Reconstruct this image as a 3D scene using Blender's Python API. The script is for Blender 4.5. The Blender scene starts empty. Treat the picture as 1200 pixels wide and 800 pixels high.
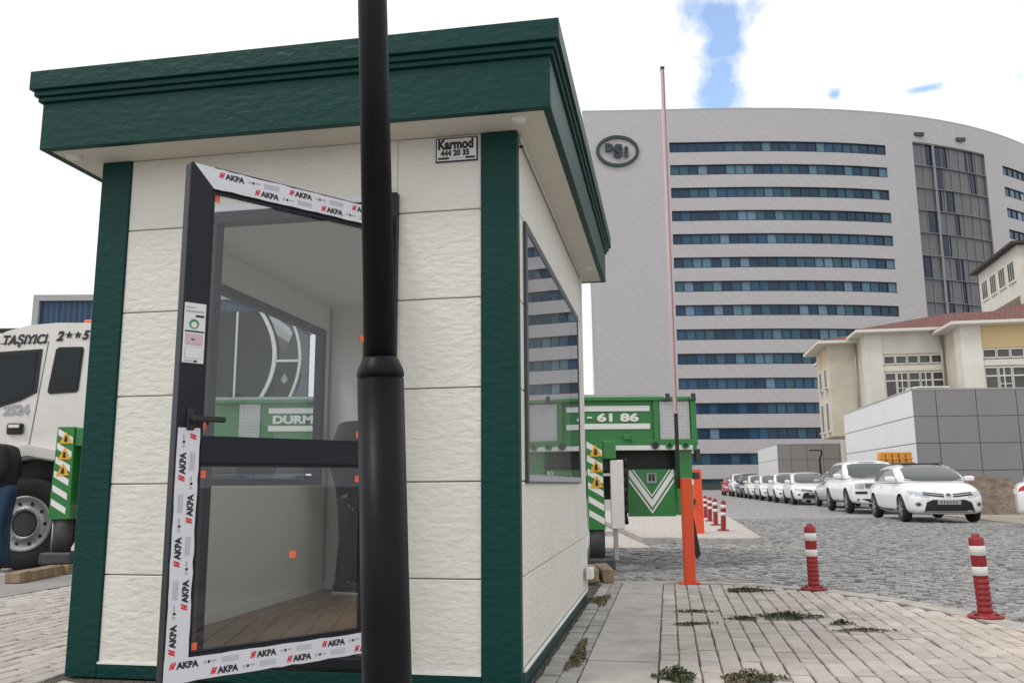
import bpy, bmesh, math, random
import numpy as np
from mathutils import Vector, Matrix
from mathutils.bvhtree import BVHTree
random.seed(7); rng = np.random.default_rng(7)
S = bpy.context.scene
COL = S.collection
R = math.radians

# ------------------------------------------------------------------ camera
TH, RO = 0.1659, 0.0068
F = Vector((0, math.cos(TH), math.sin(TH))); Rt = Vector((1, 0, 0)); Up = Vector((0, -math.sin(TH), math.cos(TH)))
R2 = math.cos(RO)*Rt - math.sin(RO)*Up; U2 = math.sin(RO)*Rt + math.cos(RO)*Up
cd = bpy.data.cameras.new('camera'); cam = bpy.data.objects.new('camera', cd); COL.objects.link(cam)
M = Matrix((R2, U2, -F)).transposed().to_4x4(); M.translation = Vector((0, 0, 0.95)); cam.matrix_world = M
cd.sensor_width = 36; cd.lens = 36*999.7/1200; cd.clip_start = 0.05; cd.clip_end = 3000
S.camera = cam
# ------------------------------------------------------------------ sky
SUN_EL, SUN_AZ = R(52), math.atan2(-0.75, -0.45)      # azimuth measured from +Y clockwise
w = bpy.data.worlds.new('World'); S.world = w; w.use_nodes = True
nt = w.node_tree; N = nt.nodes; N.clear(); Lk = nt.links.new
out = N.new('ShaderNodeOutputWorld'); bg = N.new('ShaderNodeBackground'); Lk(bg.outputs[0], out.inputs[0])
sky = N.new('ShaderNodeTexSky'); sky.sky_type = 'NISHITA'; sky.sun_disc = False
sky.sun_elevation = SUN_EL; sky.sun_rotation = SUN_AZ; sky.dust_density = 1.0; sky.air_density = 1.0
tc = N.new('ShaderNodeTexCoord')
nz = N.new('ShaderNodeTexNoise'); nz.inputs['Scale'].default_value = 15; nz.inputs['Detail'].default_value = 9; nz.inputs['Roughness'].default_value = 0.62
Lk(tc.outputs['Generated'], nz.inputs['Vector'])
def gap(dirv, sx, sz):
    """an opening in the cloud cover round one direction of the sky; returns 1 in the middle, 0 outside"""
    d = Vector(dirv).normalized()
    sub = N.new('ShaderNodeVectorMath'); sub.operation = 'SUBTRACT'; Lk(tc.outputs['Generated'], sub.inputs[0]); sub.inputs[1].default_value = d
    sc = N.new('ShaderNodeVectorMath'); sc.operation = 'MULTIPLY'; Lk(sub.outputs[0], sc.inputs[0]); sc.inputs[1].default_value = (1/sx, 1/sx, 1/sz)
    ln = N.new('ShaderNodeVectorMath'); ln.operation = 'LENGTH'; Lk(sc.outputs[0], ln.inputs[0])
    a = N.new('ShaderNodeMath'); a.operation = 'SUBTRACT'; a.inputs[0].default_value = 1.0; Lk(ln.outputs['Value'], a.inputs[1])
    return a.outputs[0]
def mx(a, b):
    m = N.new('ShaderNodeMath'); m.operation = 'MAXIMUM'; Lk(a, m.inputs[0]); Lk(b, m.inputs[1]); return m.outputs[0]
def skydir(x, y): return F + ((x-600)/999.7)*R2 + ((400-y)/999.7)*U2
g = gap(skydir(850, 25), .058, .044)
for x, y, a, b in ((851, 52, .044, .044), (852, 80, .036, .046), (851, 108, .036, .046), (848, 138, .046, .046), (979, 110, .010, .009), (1084, 104, .026, .006), (1350, 60, .12, .05)):
    g = mx(g, gap(skydir(x, y), a, b))
ad = N.new('ShaderNodeMath'); ad.operation = 'MULTIPLY_ADD'; Lk(nz.outputs['Fac'], ad.inputs[0]); ad.inputs[1].default_value = 3.6; ad.inputs[2].default_value = -1.85
gm = N.new('ShaderNodeMath'); gm.operation = 'MULTIPLY'; Lk(g, gm.inputs[0]); gm.inputs[1].default_value = 1.3
adc = N.new('ShaderNodeMath'); adc.operation = 'MULTIPLY'; Lk(ad.outputs[0], adc.inputs[0])
gate = N.new('ShaderNodeMath'); gate.operation = 'GREATER_THAN'; Lk(g, gate.inputs[0]); gate.inputs[1].default_value = -.6; Lk(gate.outputs[0], adc.inputs[1])
s2 = N.new('ShaderNodeMath'); s2.operation = 'ADD'; Lk(gm.outputs[0], s2.inputs[0]); Lk(adc.outputs[0], s2.inputs[1])
cr = N.new('ShaderNodeValToRGB'); cr.color_ramp.elements[0].position = .08; cr.color_ramp.elements[1].position = .95; cr.color_ramp.elements[1].color = (.95, .95, .95, 1)
Lk(s2.outputs[0], cr.inputs[0])
n2 = N.new('ShaderNodeTexNoise'); n2.inputs['Scale'].default_value = 2.2; n2.inputs['Detail'].default_value = 5; Lk(tc.outputs['Generated'], n2.inputs['Vector'])
cc = N.new('ShaderNodeValToRGB'); cc.color_ramp.elements[0].position = .3; cc.color_ramp.elements[1].position = .6
cc.color_ramp.elements[0].color = (.80, .83, .88, 1); cc.color_ramp.elements[1].color = (1, 1, 1, 1); Lk(n2.outputs['Fac'], cc.inputs[0])
cm = N.new('ShaderNodeVectorMath'); cm.operation = 'SCALE'; cm.inputs['Scale'].default_value = 9.5; Lk(cc.outputs[0], cm.inputs[0])
sk2 = N.new('ShaderNodeVectorMath'); sk2.operation = 'SCALE'; sk2.inputs['Scale'].default_value = 2.4; Lk(sky.outputs[0], sk2.inputs[0])
mix = N.new('ShaderNodeMixRGB'); Lk(cr.outputs[0], mix.inputs[0]); Lk(cm.outputs[0], mix.inputs[1]); Lk(sk2.outputs[0], mix.inputs[2])
Lk(mix.outputs[0], bg.inputs[0]); bg.inputs[1].default_value = 0.10
# ------------------------------------------------------------------ sun
sl = bpy.data.lights.new('sun', 'SUN'); sl.energy = 1.0; sl.angle = R(14); sl.color = (1, .96, .9)
so = bpy.data.objects.new('sun', sl); COL.objects.link(so)
sd = Vector((math.sin(SUN_AZ)*math.cos(SUN_EL), math.cos(SUN_AZ)*math.cos(SUN_EL), math.sin(SUN_EL)))
so.rotation_euler = sd.to_track_quat('Z', 'Y').to_euler(); so.location = sd*50
S.view_settings.view_transform = 'Standard'; S.view_settings.look = 'None'; S.view_settings.gamma = 1
S.view_settings.exposure = 0.30
S.render.engine = 'CYCLES'; S.render.resolution_x = 1024; S.render.resolution_y = 682
S.cycles.max_bounces = 10; S.cycles.transparent_max_bounces = 16

# ------------------------------------------------------------------ materials
def mat(name, col, rough=.6, metal=0, bump=0, bscale=20, bstretch=(1, 1, 1), var=0, vscale=3, spec=.5, detail=4, attr=None, coat=0, emit=0, dirt=None):
    m = bpy.data.materials.new(name); m.use_nodes = True
    t = m.node_tree; n = t.nodes; l = t.links.new; p = n['Principled BSDF']
    p.inputs['Roughness'].default_value = rough; p.inputs['Metallic'].default_value = metal
    p.inputs['Specular IOR Level'].default_value = spec; p.inputs['Coat Weight'].default_value = coat; p.inputs['Coat Roughness'].default_value = .05
    p.inputs['Base Color'].default_value = (*col, 1)
    tcn = n.new('ShaderNodeTexCoord')
    src = None
    if attr:
        a = n.new('ShaderNodeAttribute'); a.attribute_name = attr; src = a.outputs['Color']
    if var:
        nn = n.new('ShaderNodeTexNoise'); nn.inputs['Scale'].default_value = vscale; nn.inputs['Detail'].default_value = 6; nn.inputs['Roughness'].default_value = .6
        l(tcn.outputs['Object'], nn.inputs['Vector'])
        r = n.new('ShaderNodeValToRGB'); r.color_ramp.elements[0].position = .3; r.color_ramp.elements[1].position = .7
        lo, hi = 1-var, 1+var*.6
        r.color_ramp.elements[0].color = (lo, lo, lo, 1); r.color_ramp.elements[1].color = (hi, hi, hi, 1); l(nn.outputs['Fac'], r.inputs[0])
        mm = n.new('ShaderNodeMixRGB'); mm.blend_type = 'MULTIPLY'; mm.inputs[0].default_value = 1; mm.inputs[1].default_value = (*col, 1)
        if src: l(src, mm.inputs[1])
        l(r.outputs[0], mm.inputs[2]); src = mm.outputs[0]
    if dirt:                                   # blotchy stains: (colour, amount, scale)
        dn = n.new('ShaderNodeTexNoise'); dn.inputs['Scale'].default_value = dirt[2]; dn.inputs['Detail'].default_value = 8; dn.inputs['Roughness'].default_value = .7
        l(tcn.outputs['Object'], dn.inputs['Vector'])
        dr = n.new('ShaderNodeValToRGB'); dr.color_ramp.elements[0].position = .48; dr.color_ramp.elements[1].position = .72
        dr.color_ramp.elements[1].color = (dirt[1],)*3+(1,); l(dn.outputs['Fac'], dr.inputs[0])
        dm = n.new('ShaderNodeMixRGB'); l(dr.outputs[0], dm.inputs[0]); dm.inputs[1].default_value = (*col, 1)
        if src: l(src, dm.inputs[1])
        dm.inputs[2].default_value = (*dirt[0], 1); src = dm.outputs[0]
    if src: l(src, p.inputs['Base Color'])
    if bump:
        mp = n.new('ShaderNodeMapping'); mp.inputs['Scale'].default_value = bstretch; l(tcn.outputs['Object'], mp.inputs[0])
        bn = n.new('ShaderNodeTexNoise'); bn.inputs['Scale'].default_value = bscale; bn.inputs['Detail'].default_value = detail; l(mp.outputs[0], bn.inputs['Vector'])
        b = n.new('ShaderNodeBump'); b.inputs['Strength'].default_value = min(1, bump*10); b.inputs['Distance'].default_value = bump*.15 if bump < .1 else bump; l(bn.outputs['Fac'], b.inputs['Height']); l(b.outputs[0], p.inputs['Normal'])
    if emit: p.inputs['Emission Color'].default_value = (*col, 1); p.inputs['Emission Strength'].default_value = emit
    return m
def nodes(m): return m.node_tree.nodes, m.node_tree.links.new
def glass(name, tint=(.75, .8, .8), f0=.08):
    """thin pane: see-through, mirror-like towards grazing angles"""
    m = bpy.data.materials.new(name); m.use_nodes = True; t = m.node_tree; n = t.nodes; l = t.links.new; n.clear()
    o = n.new('ShaderNodeOutputMaterial'); tr = n.new('ShaderNodeBsdfTransparent'); tr.inputs[0].default_value = (*tint, 1)
    gl = n.new('ShaderNodeBsdfGlossy'); gl.inputs['Roughness'].default_value = .004; gl.inputs[0].default_value = (.95, .97, 1, 1)
    lw = n.new('ShaderNodeLayerWeight'); lw.inputs[0].default_value = .5
    pw = n.new('ShaderNodeMath'); pw.operation = 'POWER'; l(lw.outputs['Facing'], pw.inputs[0]); pw.inputs[1].default_value = 4
    ma = n.new('ShaderNodeMath'); ma.operation = 'MULTIPLY_ADD'; l(pw.outputs[0], ma.inputs[0]); ma.inputs[1].default_value = 1-f0; ma.inputs[2].default_value = f0
    mi = n.new('ShaderNodeMixShader'); l(ma.outputs[0], mi.inputs[0]); l(tr.outputs[0], mi.inputs[1]); l(gl.outputs[0], mi.inputs[2]); l(mi.outputs[0], o.inputs[0])
    return m
def joints(name, base, line, w_, h_, mortar, rough=.5, off=.5, plane='xz', rot=0, var=.06, metal=0, rotz=0):
    """cladding with fine joints (brick texture over two object axes)"""
    m = mat(name, base, rough, metal); n, l = nodes(m); p = n['Principled BSDF']; tcn = n.new('ShaderNodeTexCoord')
    mp0 = n.new('ShaderNodeMapping'); mp0.inputs['Rotation'].default_value = (0, 0, rotz); l(tcn.outputs['Object'], mp0.inputs[0])
    sp = n.new('ShaderNodeSeparateXYZ'); l(mp0.outputs[0], sp.inputs[0]); cb = n.new('ShaderNodeCombineXYZ')
    l(sp.outputs['XYZ'.index(plane[0].upper())], cb.inputs[0]); l(sp.outputs['XYZ'.index(plane[1].upper())], cb.inputs[1])
    mp = n.new('ShaderNodeMapping'); mp.inputs['Rotation'].default_value = (0, 0, rot); l(cb.outputs[0], mp.inputs[0])
    bt = n.new('ShaderNodeTexBrick'); bt.offset = off; bt.squash = 1; l(mp.outputs[0], bt.inputs['Vector'])
    bt.inputs['Scale'].default_value = 1; bt.inputs['Brick Width'].default_value = w_; bt.inputs['Row Height'].default_value = h_
    bt.inputs['Mortar Size'].default_value = mortar; bt.inputs['Mortar Smooth'].default_value = .2
    bt.inputs['Color1'].default_value = (*[c*(1-var) for c in base], 1); bt.inputs['Color2'].default_value = (*[c*(1+var) for c in base], 1); bt.inputs['Mortar'].default_value = (*line, 1)
    l(bt.outputs['Color'], p.inputs['Base Color'])
    b = n.new('ShaderNodeBump'); b.inputs['Strength'].default_value = .6; b.inputs['Distance'].default_value = .01; b.invert = True; l(bt.outputs['Fac'], b.inputs['Height']); l(b.outputs[0], p.inputs['Normal'])
    return m

M_ = {}
M_['cream'] = mat('cream_siding', (.70, .685, .625), .45, bump=.075, bscale=16, bstretch=(1, 1, 2.4), dirt=((.50, .47, .40), .3, 1.4), var=.03, vscale=1.5, detail=3.5)
M_['green'] = mat('dark_green_cladding', (.003, .043, .037), .42, bump=.06, bscale=15, bstretch=(1, 1, 2.2), detail=3, spec=.2)
M_['soffit'] = mat('soffit_board', (.62, .59, .52), .6, var=.04)
M_['inside'] = mat('interior_wall_board', (.76, .75, .71), .5)
M_['anth'] = mat('anthracite_profile', (.008, .010, .017), .42, spec=.3)
M_['film'] = mat('white_protective_film', (.66, .67, .72), .3, bump=.01, bscale=60)
M_['ink'] = mat('black_print', (.015, .015, .02), .5)
M_['greyink'] = mat('grey_print', (.38, .39, .43), .5)
M_['red'] = mat('red_print', (.62, .02, .03), .5)
M_['orange_st'] = mat('orange_sticker', (.85, .15, .06), .5)
M_['white'] = mat('white_paint', (.78, .78, .76), .4)
M_['paper'] = mat('paper', (.72, .72, .72), .6)
M_['lampblack'] = mat('black_lamp_paint', (.004, .005, .007), .40, bump=.02, bscale=40, spec=.16, dirt=((.014, .014, .015), .3, 6))
M_['glass'] = glass('window_glass', (.84, .88, .88), .07)
M_['doorglass'] = glass('door_glass', (.88, .90, .90), .06)
M_['grey'] = mat('grey_paint', (.35, .36, .37), .5)
M_['black'] = mat('black_plastic', (.012, .012, .013), .5)
M_['rubber'] = mat('tyre_rubber', (.018, .018, .018), .8, bump=.03, bscale=60)
M_['steel'] = mat('galvanised_steel', (.42, .43, .45), .4, .7, var=.12, vscale=6)
M_['rim'] = mat('wheel_rim', (.36, .36, .37), .45, .5, var=.1, vscale=8)
M_['orange'] = mat('orange_powder_paint', (.80, .085, .02), .45, var=.05)
M_['bred'] = mat('bollard_red_rubber', (.27, .016, .020), .5, var=.12, vscale=9)
M_['bwhite'] = mat('reflective_white_band', (.72, .70, .68), .35, dirt=((.35, .32, .3), .5, 14))
M_['tgreen'] = mat('truck_green_paint', (.010, .19, .028), .35, coat=.3, dirt=((.05, .10, .04), .35, 5))
M_['twhite'] = mat('truck_white_paint', (.72, .69, .66), .35, coat=.4, dirt=((.42, .39, .35), .3, 2.5))
M_['dark'] = mat('dark_metal', (.045, .046, .048), .6, dirt=((.10, .09, .08), .5, 8))
M_['darkglass'] = mat('dark_glass', (.012, .018, .016), .08, spec=.22, var=.5, vscale=3)  # tinted glass; its mottled dark colour stands in for reflected trees
M_['carglass'] = mat('car_glass', (.05, .058, .06), .05, spec=.9)
M_['truckglass'] = mat('truck_cab_glass', (.012, .017, .02), .05, spec=.3)
M_['carwhite'] = mat('white_car_paint', (.80, .80, .80), .28, coat=.6)
M_['carsilver'] = mat('silver_car_paint', (.50, .52, .54), .3, .5, coat=.6)
M_['carblue'] = mat('navy_car_paint', (.010, .018, .055), .25, coat=.7)
M_['carred'] = mat('red_car_paint', (.45, .012, .02), .28, coat=.6)
M_['chrome'] = mat('chrome', (.6, .6, .62), .15, 1)
M_['lens'] = mat('headlight_lens', (.45, .48, .52), .08, .3)
M_['taillens'] = mat('red_tail_lens', (.5, .01, .02), .12)
M_['yellow'] = mat('yellow_sticker', (.75, .40, .02), .5)
M_['wood'] = mat('weathered_timber', (.30, .22, .14), .85, bump=.05, bscale=30, bstretch=(1, 6, 6), var=.35, vscale=9)
M_['skin'] = mat('skin', (.45, .27, .19), .5)
M_['hair'] = mat('dark_hair', (.015, .011, .009), .6)
M_['jacket'] = mat('black_jacket_cloth', (.012, .013, .017), .85, bump=.05, bscale=14)
M_['jeans'] = mat('blue_denim', (.035, .075, .15), .85, bump=.04, bscale=18, var=.3, vscale=8)
M_['trous'] = mat('dark_trouser_cloth', (.02, .021, .026), .85, bump=.04, bscale=18)
M_['shoe'] = mat('brown_shoe_leather', (.05, .035, .025), .6)
M_['sole'] = mat('pale_shoe_sole', (.6, .6, .58), .6)
M_['concrete'] = mat('concrete_slab', (.44, .415, .385), .85, bump=.03, bscale=60, var=.14, vscale=4, dirt=((.17, .155, .135), .6, 3))
M_['kerb'] = mat('kerb_stone', (.45, .42, .385), .85, bump=.05, bscale=40, var=.2, vscale=5, dirt=((.2, .18, .16), .6, 6))
M_['leaf'] = mat('weed_leaf', (.06, .085, .028), .7, var=.4, vscale=20)
M_['dryleaf'] = mat('dry_weed', (.15, .115, .055), .8, var=.4, vscale=20)
M_['soil'] = mat('joint_soil', (.19, .17, .14), .95, bump=.1, bscale=50, var=.35, vscale=7)
M_['dirt'] = mat('bare_dirt', (.37, .32, .27), .95, bump=.15, bscale=8, var=.25, vscale=.8)
M_['heap'] = mat('excavated_earth', (.20, .155, .12), .95, bump=.3, bscale=5, var=.4, vscale=2.5)
M_['paver'] = mat('concrete_paver', (.4, .38, .35), .85, attr='tint', bump=.04, bscale=70, var=.13, vscale=12, dirt=((.20, .18, .15), .4, 2.2))
M_['stone'] = mat('granite_sett', (.2, .2, .2), .75, attr='tint', bump=.08, bscale=45, var=.25, vscale=14, dirt=((.36, .33, .30), .55, .9))

# ------------------------------------------------------------------ mesh helpers
class MB:
    def __init__(s): s.bm = bmesh.new(); s.mats = []
    def mi(s, m):
        if m not in s.mats: s.mats.append(m)
        return s.mats.index(m)
    def face(s, pts, m):
        f = s.bm.faces.new([s.bm.verts.new(p) for p in pts]); f.material_index = s.mi(m); return f
    def box(s, x0, x1, y0, y1, z0, z1, m, bev=0, mtx=None, seg=1):
        b = bmesh.new(); bmesh.ops.create_cube(b, size=1)
        bmesh.ops.scale(b, vec=(abs(x1-x0), abs(y1-y0), abs(z1-z0)), verts=b.verts); bmesh.ops.translate(b, vec=((x0+x1)/2, (y0+y1)/2, (z0+z1)/2), verts=b.verts)
        if bev: bmesh.ops.bevel(b, geom=b.edges[:], offset=bev, segments=seg, affect='EDGES', profile=.5)
        s.add(b, m, mtx)
    def add(s, b, m, mtx=None, smooth=False):
        if mtx is not None: bmesh.ops.transform(b, matrix=mtx, verts=b.verts)
        i = s.mi(m); mp = {v: s.bm.verts.new(v.co) for v in b.verts}
        for f in b.faces:
            try: nf = s.bm.faces.new([mp[v] for v in f.verts])
            except ValueError: continue
            nf.material_index = i; nf.smooth = smooth or f.smooth
        b.free()
    def cyl(s, p0, p1, r0, m, r1=None, n=16, smooth=True):
        p0, p1 = Vector(p0), Vector(p1); r1 = r0 if r1 is None else r1; d = p1-p0
        b = bmesh.new(); bmesh.ops.create_cone(b, cap_ends=True, segments=n, radius1=r0, radius2=r1, depth=d.length)
        for f in b.faces: f.smooth = smooth and len(f.verts) == 4
        s.add(b, m, Matrix.Translation((p0+p1)/2) @ d.to_track_quat('Z', 'Y').to_matrix().to_4x4())
    def lathe(s, prof, m, n=24, mtx=None, mats=None):
        b = bmesh.new(); rings = [[b.verts.new((r*math.cos(2*math.pi*k/n), r*math.sin(2*math.pi*k/n), z)) for k in range(n)] for r, z in prof]
        fm = []
        for j in range(len(rings)-1):
            for k in range(n):
                f = b.faces.new((rings[j][k], rings[j][(k+1) % n], rings[j+1][(k+1) % n], rings[j+1][k])); f.smooth = True; fm.append(j)
        b.faces.new(rings[-1]); b.faces.new(rings[0][::-1])
        if mats:
            for jj, mm in enumerate(mats):
                bb = bmesh.new(); mp = {}
                for f, j in zip(b.faces, fm):
                    if j == jj:
                        nf = bb.faces.new([mp.setdefault(v, None) or mp.__setitem__(v, bb.verts.new(v.co)) or mp[v] for v in f.verts]); nf.smooth = True
                s.add(bb, mm, mtx)
            bb = bmesh.new(); bb.faces.new([bb.verts.new(v.co) for v in rings[-1]]); s.add(bb, mats[-1], mtx); b.free()
        else: s.add(b, m, mtx)
    def ball(s, c, r, m, sc=(1, 1, 1), sub=2):
        b = bmesh.new(); bmesh.ops.create_icosphere(b, subdivisions=sub, radius=r); bmesh.ops.scale(b, vec=sc, verts=b.verts)
        for f in b.faces: f.smooth = True
        s.add(b, m, Matrix.Translation(c))
    def prism(s, pts, y0, y1, m, axis='y'):
        """polygon (a, b) pushed along an axis: y -> (a, t, b); z -> (a, b, t); x -> (t, a, b)"""
        g = {'y': lambda a, b_, t: (a, t, b_), 'z': lambda a, b_, t: (a, b_, t), 'x': lambda a, b_, t: (t, a, b_)}[axis]
        b = bmesh.new(); v0 = [b.verts.new(g(a, c, y0)) for a, c in pts]; v1 = [b.verts.new(g(a, c, y1)) for a, c in pts]
        b.faces.new(v0); b.faces.new(v1[::-1]); n = len(pts)
        for k in range(n): b.faces.new((v0[k], v1[k], v1[(k+1) % n], v0[(k+1) % n]))
        bmesh.ops.recalc_face_normals(b, faces=b.faces); s.add(b, m)
    def text(s, body, m, mtx, size=.1, bold=0, ext=.0006, sx=1, shear=0, align='LEFT'):
        cu = bpy.data.curves.new('t', 'FONT'); cu.body = body; cu.size = size; cu.offset = bold; cu.extrude = ext; cu.shear = shear; cu.align_x = align; cu.resolution_u = 3
        o = bpy.data.objects.new('t', cu); COL.objects.link(o); dg = bpy.context.evaluated_depsgraph_get(); me = bpy.data.meshes.new_from_object(o.evaluated_get(dg))
        b = bmesh.new(); b.from_mesh(me); s.add(b, m, mtx @ Matrix.Diagonal((sx, 1, 1, 1))); bpy.data.objects.remove(o); bpy.data.curves.remove(cu); bpy.data.meshes.remove(me)
    def build(s, name, parent=None, weld=False):
        if weld: bmesh.ops.remove_doubles(s.bm, verts=s.bm.verts, dist=1e-5)
        me = bpy.data.meshes.new(name); s.bm.to_mesh(me); s.bm.free()
        for m in s.mats: me.materials.append(m)
        o = bpy.data.objects.new(name, me); COL.objects.link(o)
        if parent: o.parent = parent
        return o
def frame3(right, up, pos):
    r = Vector(right).normalized(); u = Vector(up).normalized(); n = r.cross(u)
    m = Matrix((r, u, n)).transposed().to_4x4(); m.translation = Vector(pos); return m
def tag(o, label=None, cat=None, group=None, kind=None):
    if label: o['label'] = label
    if cat: o['category'] = cat
    if group: o['group'] = group
    if kind: o['kind'] = kind
    return o
def thing(name, label, cat, loc=(0, 0, 0), rotz=0, group=None):
    o = bpy.data.objects.new(name, None); COL.objects.link(o); o.location = loc; o.rotation_euler = (0, 0, rotz); o.empty_display_size = .2
    return tag(o, label, cat, group)
def copy_tree(o, parent=None):
    c = o.copy(); COL.objects.link(c); c.parent = parent
    for ch in list(o.children): copy_tree(ch, c)
    return c
def from_arrays(name, V, Fc, m, tint=None, kind=None):
    me = bpy.data.meshes.new(name); me.from_pydata(V, [], Fc); me.materials.append(m)
    if tint is not None:
        a = me.attributes.new('tint', 'FLOAT_COLOR', 'POINT'); a.data.foreach_set('color', np.asarray(tint, dtype=np.float32).ravel())
    o = bpy.data.objects.new(name, me); COL.objects.link(o)
    if kind: o['kind'] = kind
    return o

CX, CY, YAW = .0323, 4.1557, .1783
XU = Vector((math.cos(YAW), -math.sin(YAW), 0)); YV = Vector((math.sin(YAW), math.cos(YAW), 0))
def cw(u, v, z=0): return Vector((CX, CY, 0)) + XU*u + YV*v + Vector((0, 0, z))
def cl(x, y):
    q = Vector((x-CX, y-CY, 0)); return q.dot(XU), q.dot(YV)

# ------------------------------------------------------------------ ground
ROAD = -.04
def inside(x, y, poly):
    c = False; n = len(poly)
    for i in range(n):
        x1, y1 = poly[i]; x2, y2 = poly[(i+1) % n]
        if (y1 > y) != (y2 > y) and x < (x2-x1)*(y-y1)/(y2-y1)+x1: c = not c
    return c
KERB = [(-14, 11.4), (-5, 9.78), (-1, 9.06), (1.08, 8.69), (1.53, 8.66), (2.0, 8.60), (2.42, 8.40), (2.73, 8.10), (2.95, 7.75), (3.13, 7.41), (3.26, 7.0), (3.36, 6.57), (3.42, 6.2), (3.44, 5.8), (3.42, 5.0), (3.32, 4.2), (3.15, 3.2), (2.9, 1.5), (2.6, -2), (2.4, -14)]
# a cobbled base sheet reaching the horizon (setts drawn by a cell pattern, tone like the modelled ones)
m = mat('distant_setts', (.17, .17, .175), .8); n, l = nodes(m); p = n['Principled BSDF']; tcn = n.new('ShaderNodeTexCoord')
vo = n.new('ShaderNodeTexVoronoi'); vo.inputs['Scale'].default_value = 8.2; l(tcn.outputs['Object'], vo.inputs['Vector'])
rp = n.new('ShaderNodeValToRGB'); rp.color_ramp.elements[0].color = (.17, .168, .172, 1); rp.color_ramp.elements[1].color = (.36, .352, .345, 1); sp_ = n.new('ShaderNodeSeparateColor'); l(vo.outputs['Color'], sp_.inputs[0]); l(sp_.outputs[0], rp.inputs[0])
n3 = n.new('ShaderNodeTexNoise'); n3.inputs['Scale'].default_value = .5; n3.inputs['Detail'].default_value = 6; l(tcn.outputs['Object'], n3.inputs['Vector'])
r3 = n.new('ShaderNodeValToRGB'); r3.color_ramp.elements[0].position = .4; r3.color_ramp.elements[1].position = .7; r3.color_ramp.elements[1].color = (.6, .6, .6, 1); l(n3.outputs['Fac'], r3.inputs[0])
mm = n.new('ShaderNodeMixRGB'); l(r3.outputs[0], mm.inputs[0]); l(rp.outputs[0], mm.inputs[1]); mm.inputs[2].default_value = (.30, .285, .27, 1); l(mm.outputs[0], p.inputs['Base Color'])
v2 = n.new('ShaderNodeTexVoronoi'); v2.feature = 'DISTANCE_TO_EDGE'; v2.inputs['Scale'].default_value = 8.2; l(tcn.outputs['Object'], v2.inputs['Vector'])
bb = n.new('ShaderNodeBump'); bb.inputs['Distance'].default_value = .03; l(v2.outputs['Distance'], bb.inputs['Height']); l(bb.outputs[0], p.inputs['Normal'])
b = MB(); b.face([(-900, -300, ROAD-.012), (900, -300, ROAD-.012), (900, 1500, ROAD-.012), (-900, 1500, ROAD-.012)], m); tag(b.build('road'), kind='structure')
# setts modelled one by one near the camera, all one road surface
def blocks(name, cells, m, h=.03, kind='structure'):
    """cells: list of (corners (4 xy), z, colour)"""
    V = []; Fc = []; T = []
    for c, z, colr in cells:
        k = len(V); cx_ = sum(a[0] for a in c)/4; cy_ = sum(a[1] for a in c)/4
        tx, ty = rng.normal(0, .010, 2)
        for (x, y) in c: V.append((x, y, z-h))
        for (x, y) in c: V.append((x, y, z-.005+tx*(x-cx_)*6*.3+ty*(y-cy_)*6*.3))
        for (x, y) in c: V.append((cx_+(x-cx_)*.88, cy_+(y-cy_)*.88, z+tx*(x-cx_)*6*.3+ty*(y-cy_)*6*.3))
        for i in range(4):
            j = (i+1) % 4; Fc.append((k+i, k+j, k+4+j, k+4+i)); Fc.append((k+4+i, k+4+j, k+8+j, k+8+i))
        Fc.append((k+8, k+9, k+10, k+11)); T += [(*colr, 1)]*12
    return from_arrays(name, V, Fc, m, T, kind)
cells = []
def kdist(x, y):
    m_ = 9
    for (x1, y1), (x2, y2) in zip(KERB, KERB[1:]):
        dx, dy = x2-x1, y2-y1; t_ = max(0, min(1, ((x-x1)*dx+(y-y1)*dy)/(dx*dx+dy*dy))); m_ = min(m_, math.hypot(x-x1-t_*dx, y-y1-t_*dy))
    return m_
road_poly = KERB[1:19] + [(16, -2), (15, 30), (-2, 30), (-7, 12)]
ISL = [(2.2, 14.85), (3.7, 14.42), (4.0, 14.46), (4.2, 14.8), (6.5, 27.0), (6.2, 28.0), (3.0, 30.0), (2.35, 29)]
a0 = R(24); ca, sa = math.cos(a0), math.sin(a0)
for i in range(-20, 300):
    for j in range(-330, 310):
        st = .092
        gx = i*st+(j % 2)*st*.5; gy = j*st*.98 + .05*math.sin(i*.35)
        x = gx*ca+gy*sa-3; y = -gx*sa+gy*ca+9
        if y < 4 or y > 24.5 or x > 13.5 or x < -6.5: continue
        if abs(x) > y*.68+1: continue
        if x > 10.3 and y > 17 and (x-10.3)*.9 > (24-y)*.18+.4: continue
        if not inside(x, y, road_poly) or inside(x, y, ISL): continue
        if x < 2.2 and y > 13.6: continue
        q = []
        for dx, dy in ((-1, -1), (1, -1), (1, 1), (-1, 1)):
            ax = dx*st*.445+rng.normal(0, .009); ay = dy*st*.43+rng.normal(0, .009)
            q.append((x+ax*ca+ay*sa, y-ax*sa+ay*ca))
        g_ = .265+rng.normal(0, .045); g_ = max(.12, min(.42, g_)); k_ = 0        # dusty stones along the kerb and by the bare verge
        if y < 10.5: k_ = max(0, 1-kdist(x, y)/.42)
        k_ = max(k_, max(0, min(1, (x-10.1+.1*(y-20))/2.5))*.8, max(0, 1-abs(math.hypot(x-3.6, (y-13.6)*1.4)-.2)/1.6)*.5)*rng.uniform(.4, 1)
        colr = [g_*(1-k_)+k_*c_ for c_ in (.44, .40, .355)]
        cells.append((q, ROAD+rng.normal(0, .008), (colr[0], colr[1]*.995, colr[2])))
blocks('cobbled_road', cells, M_['stone'])
# footway bed under the pavers
bed = [(-14, -14)] + [(x, y) for x, y in KERB]
b = MB(); b.prism([(x, y) for x, y in bed], -.09, -.010, M_['soil'], 'z'); tag(b.build('pavement_bed'), kind='structure')
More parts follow.
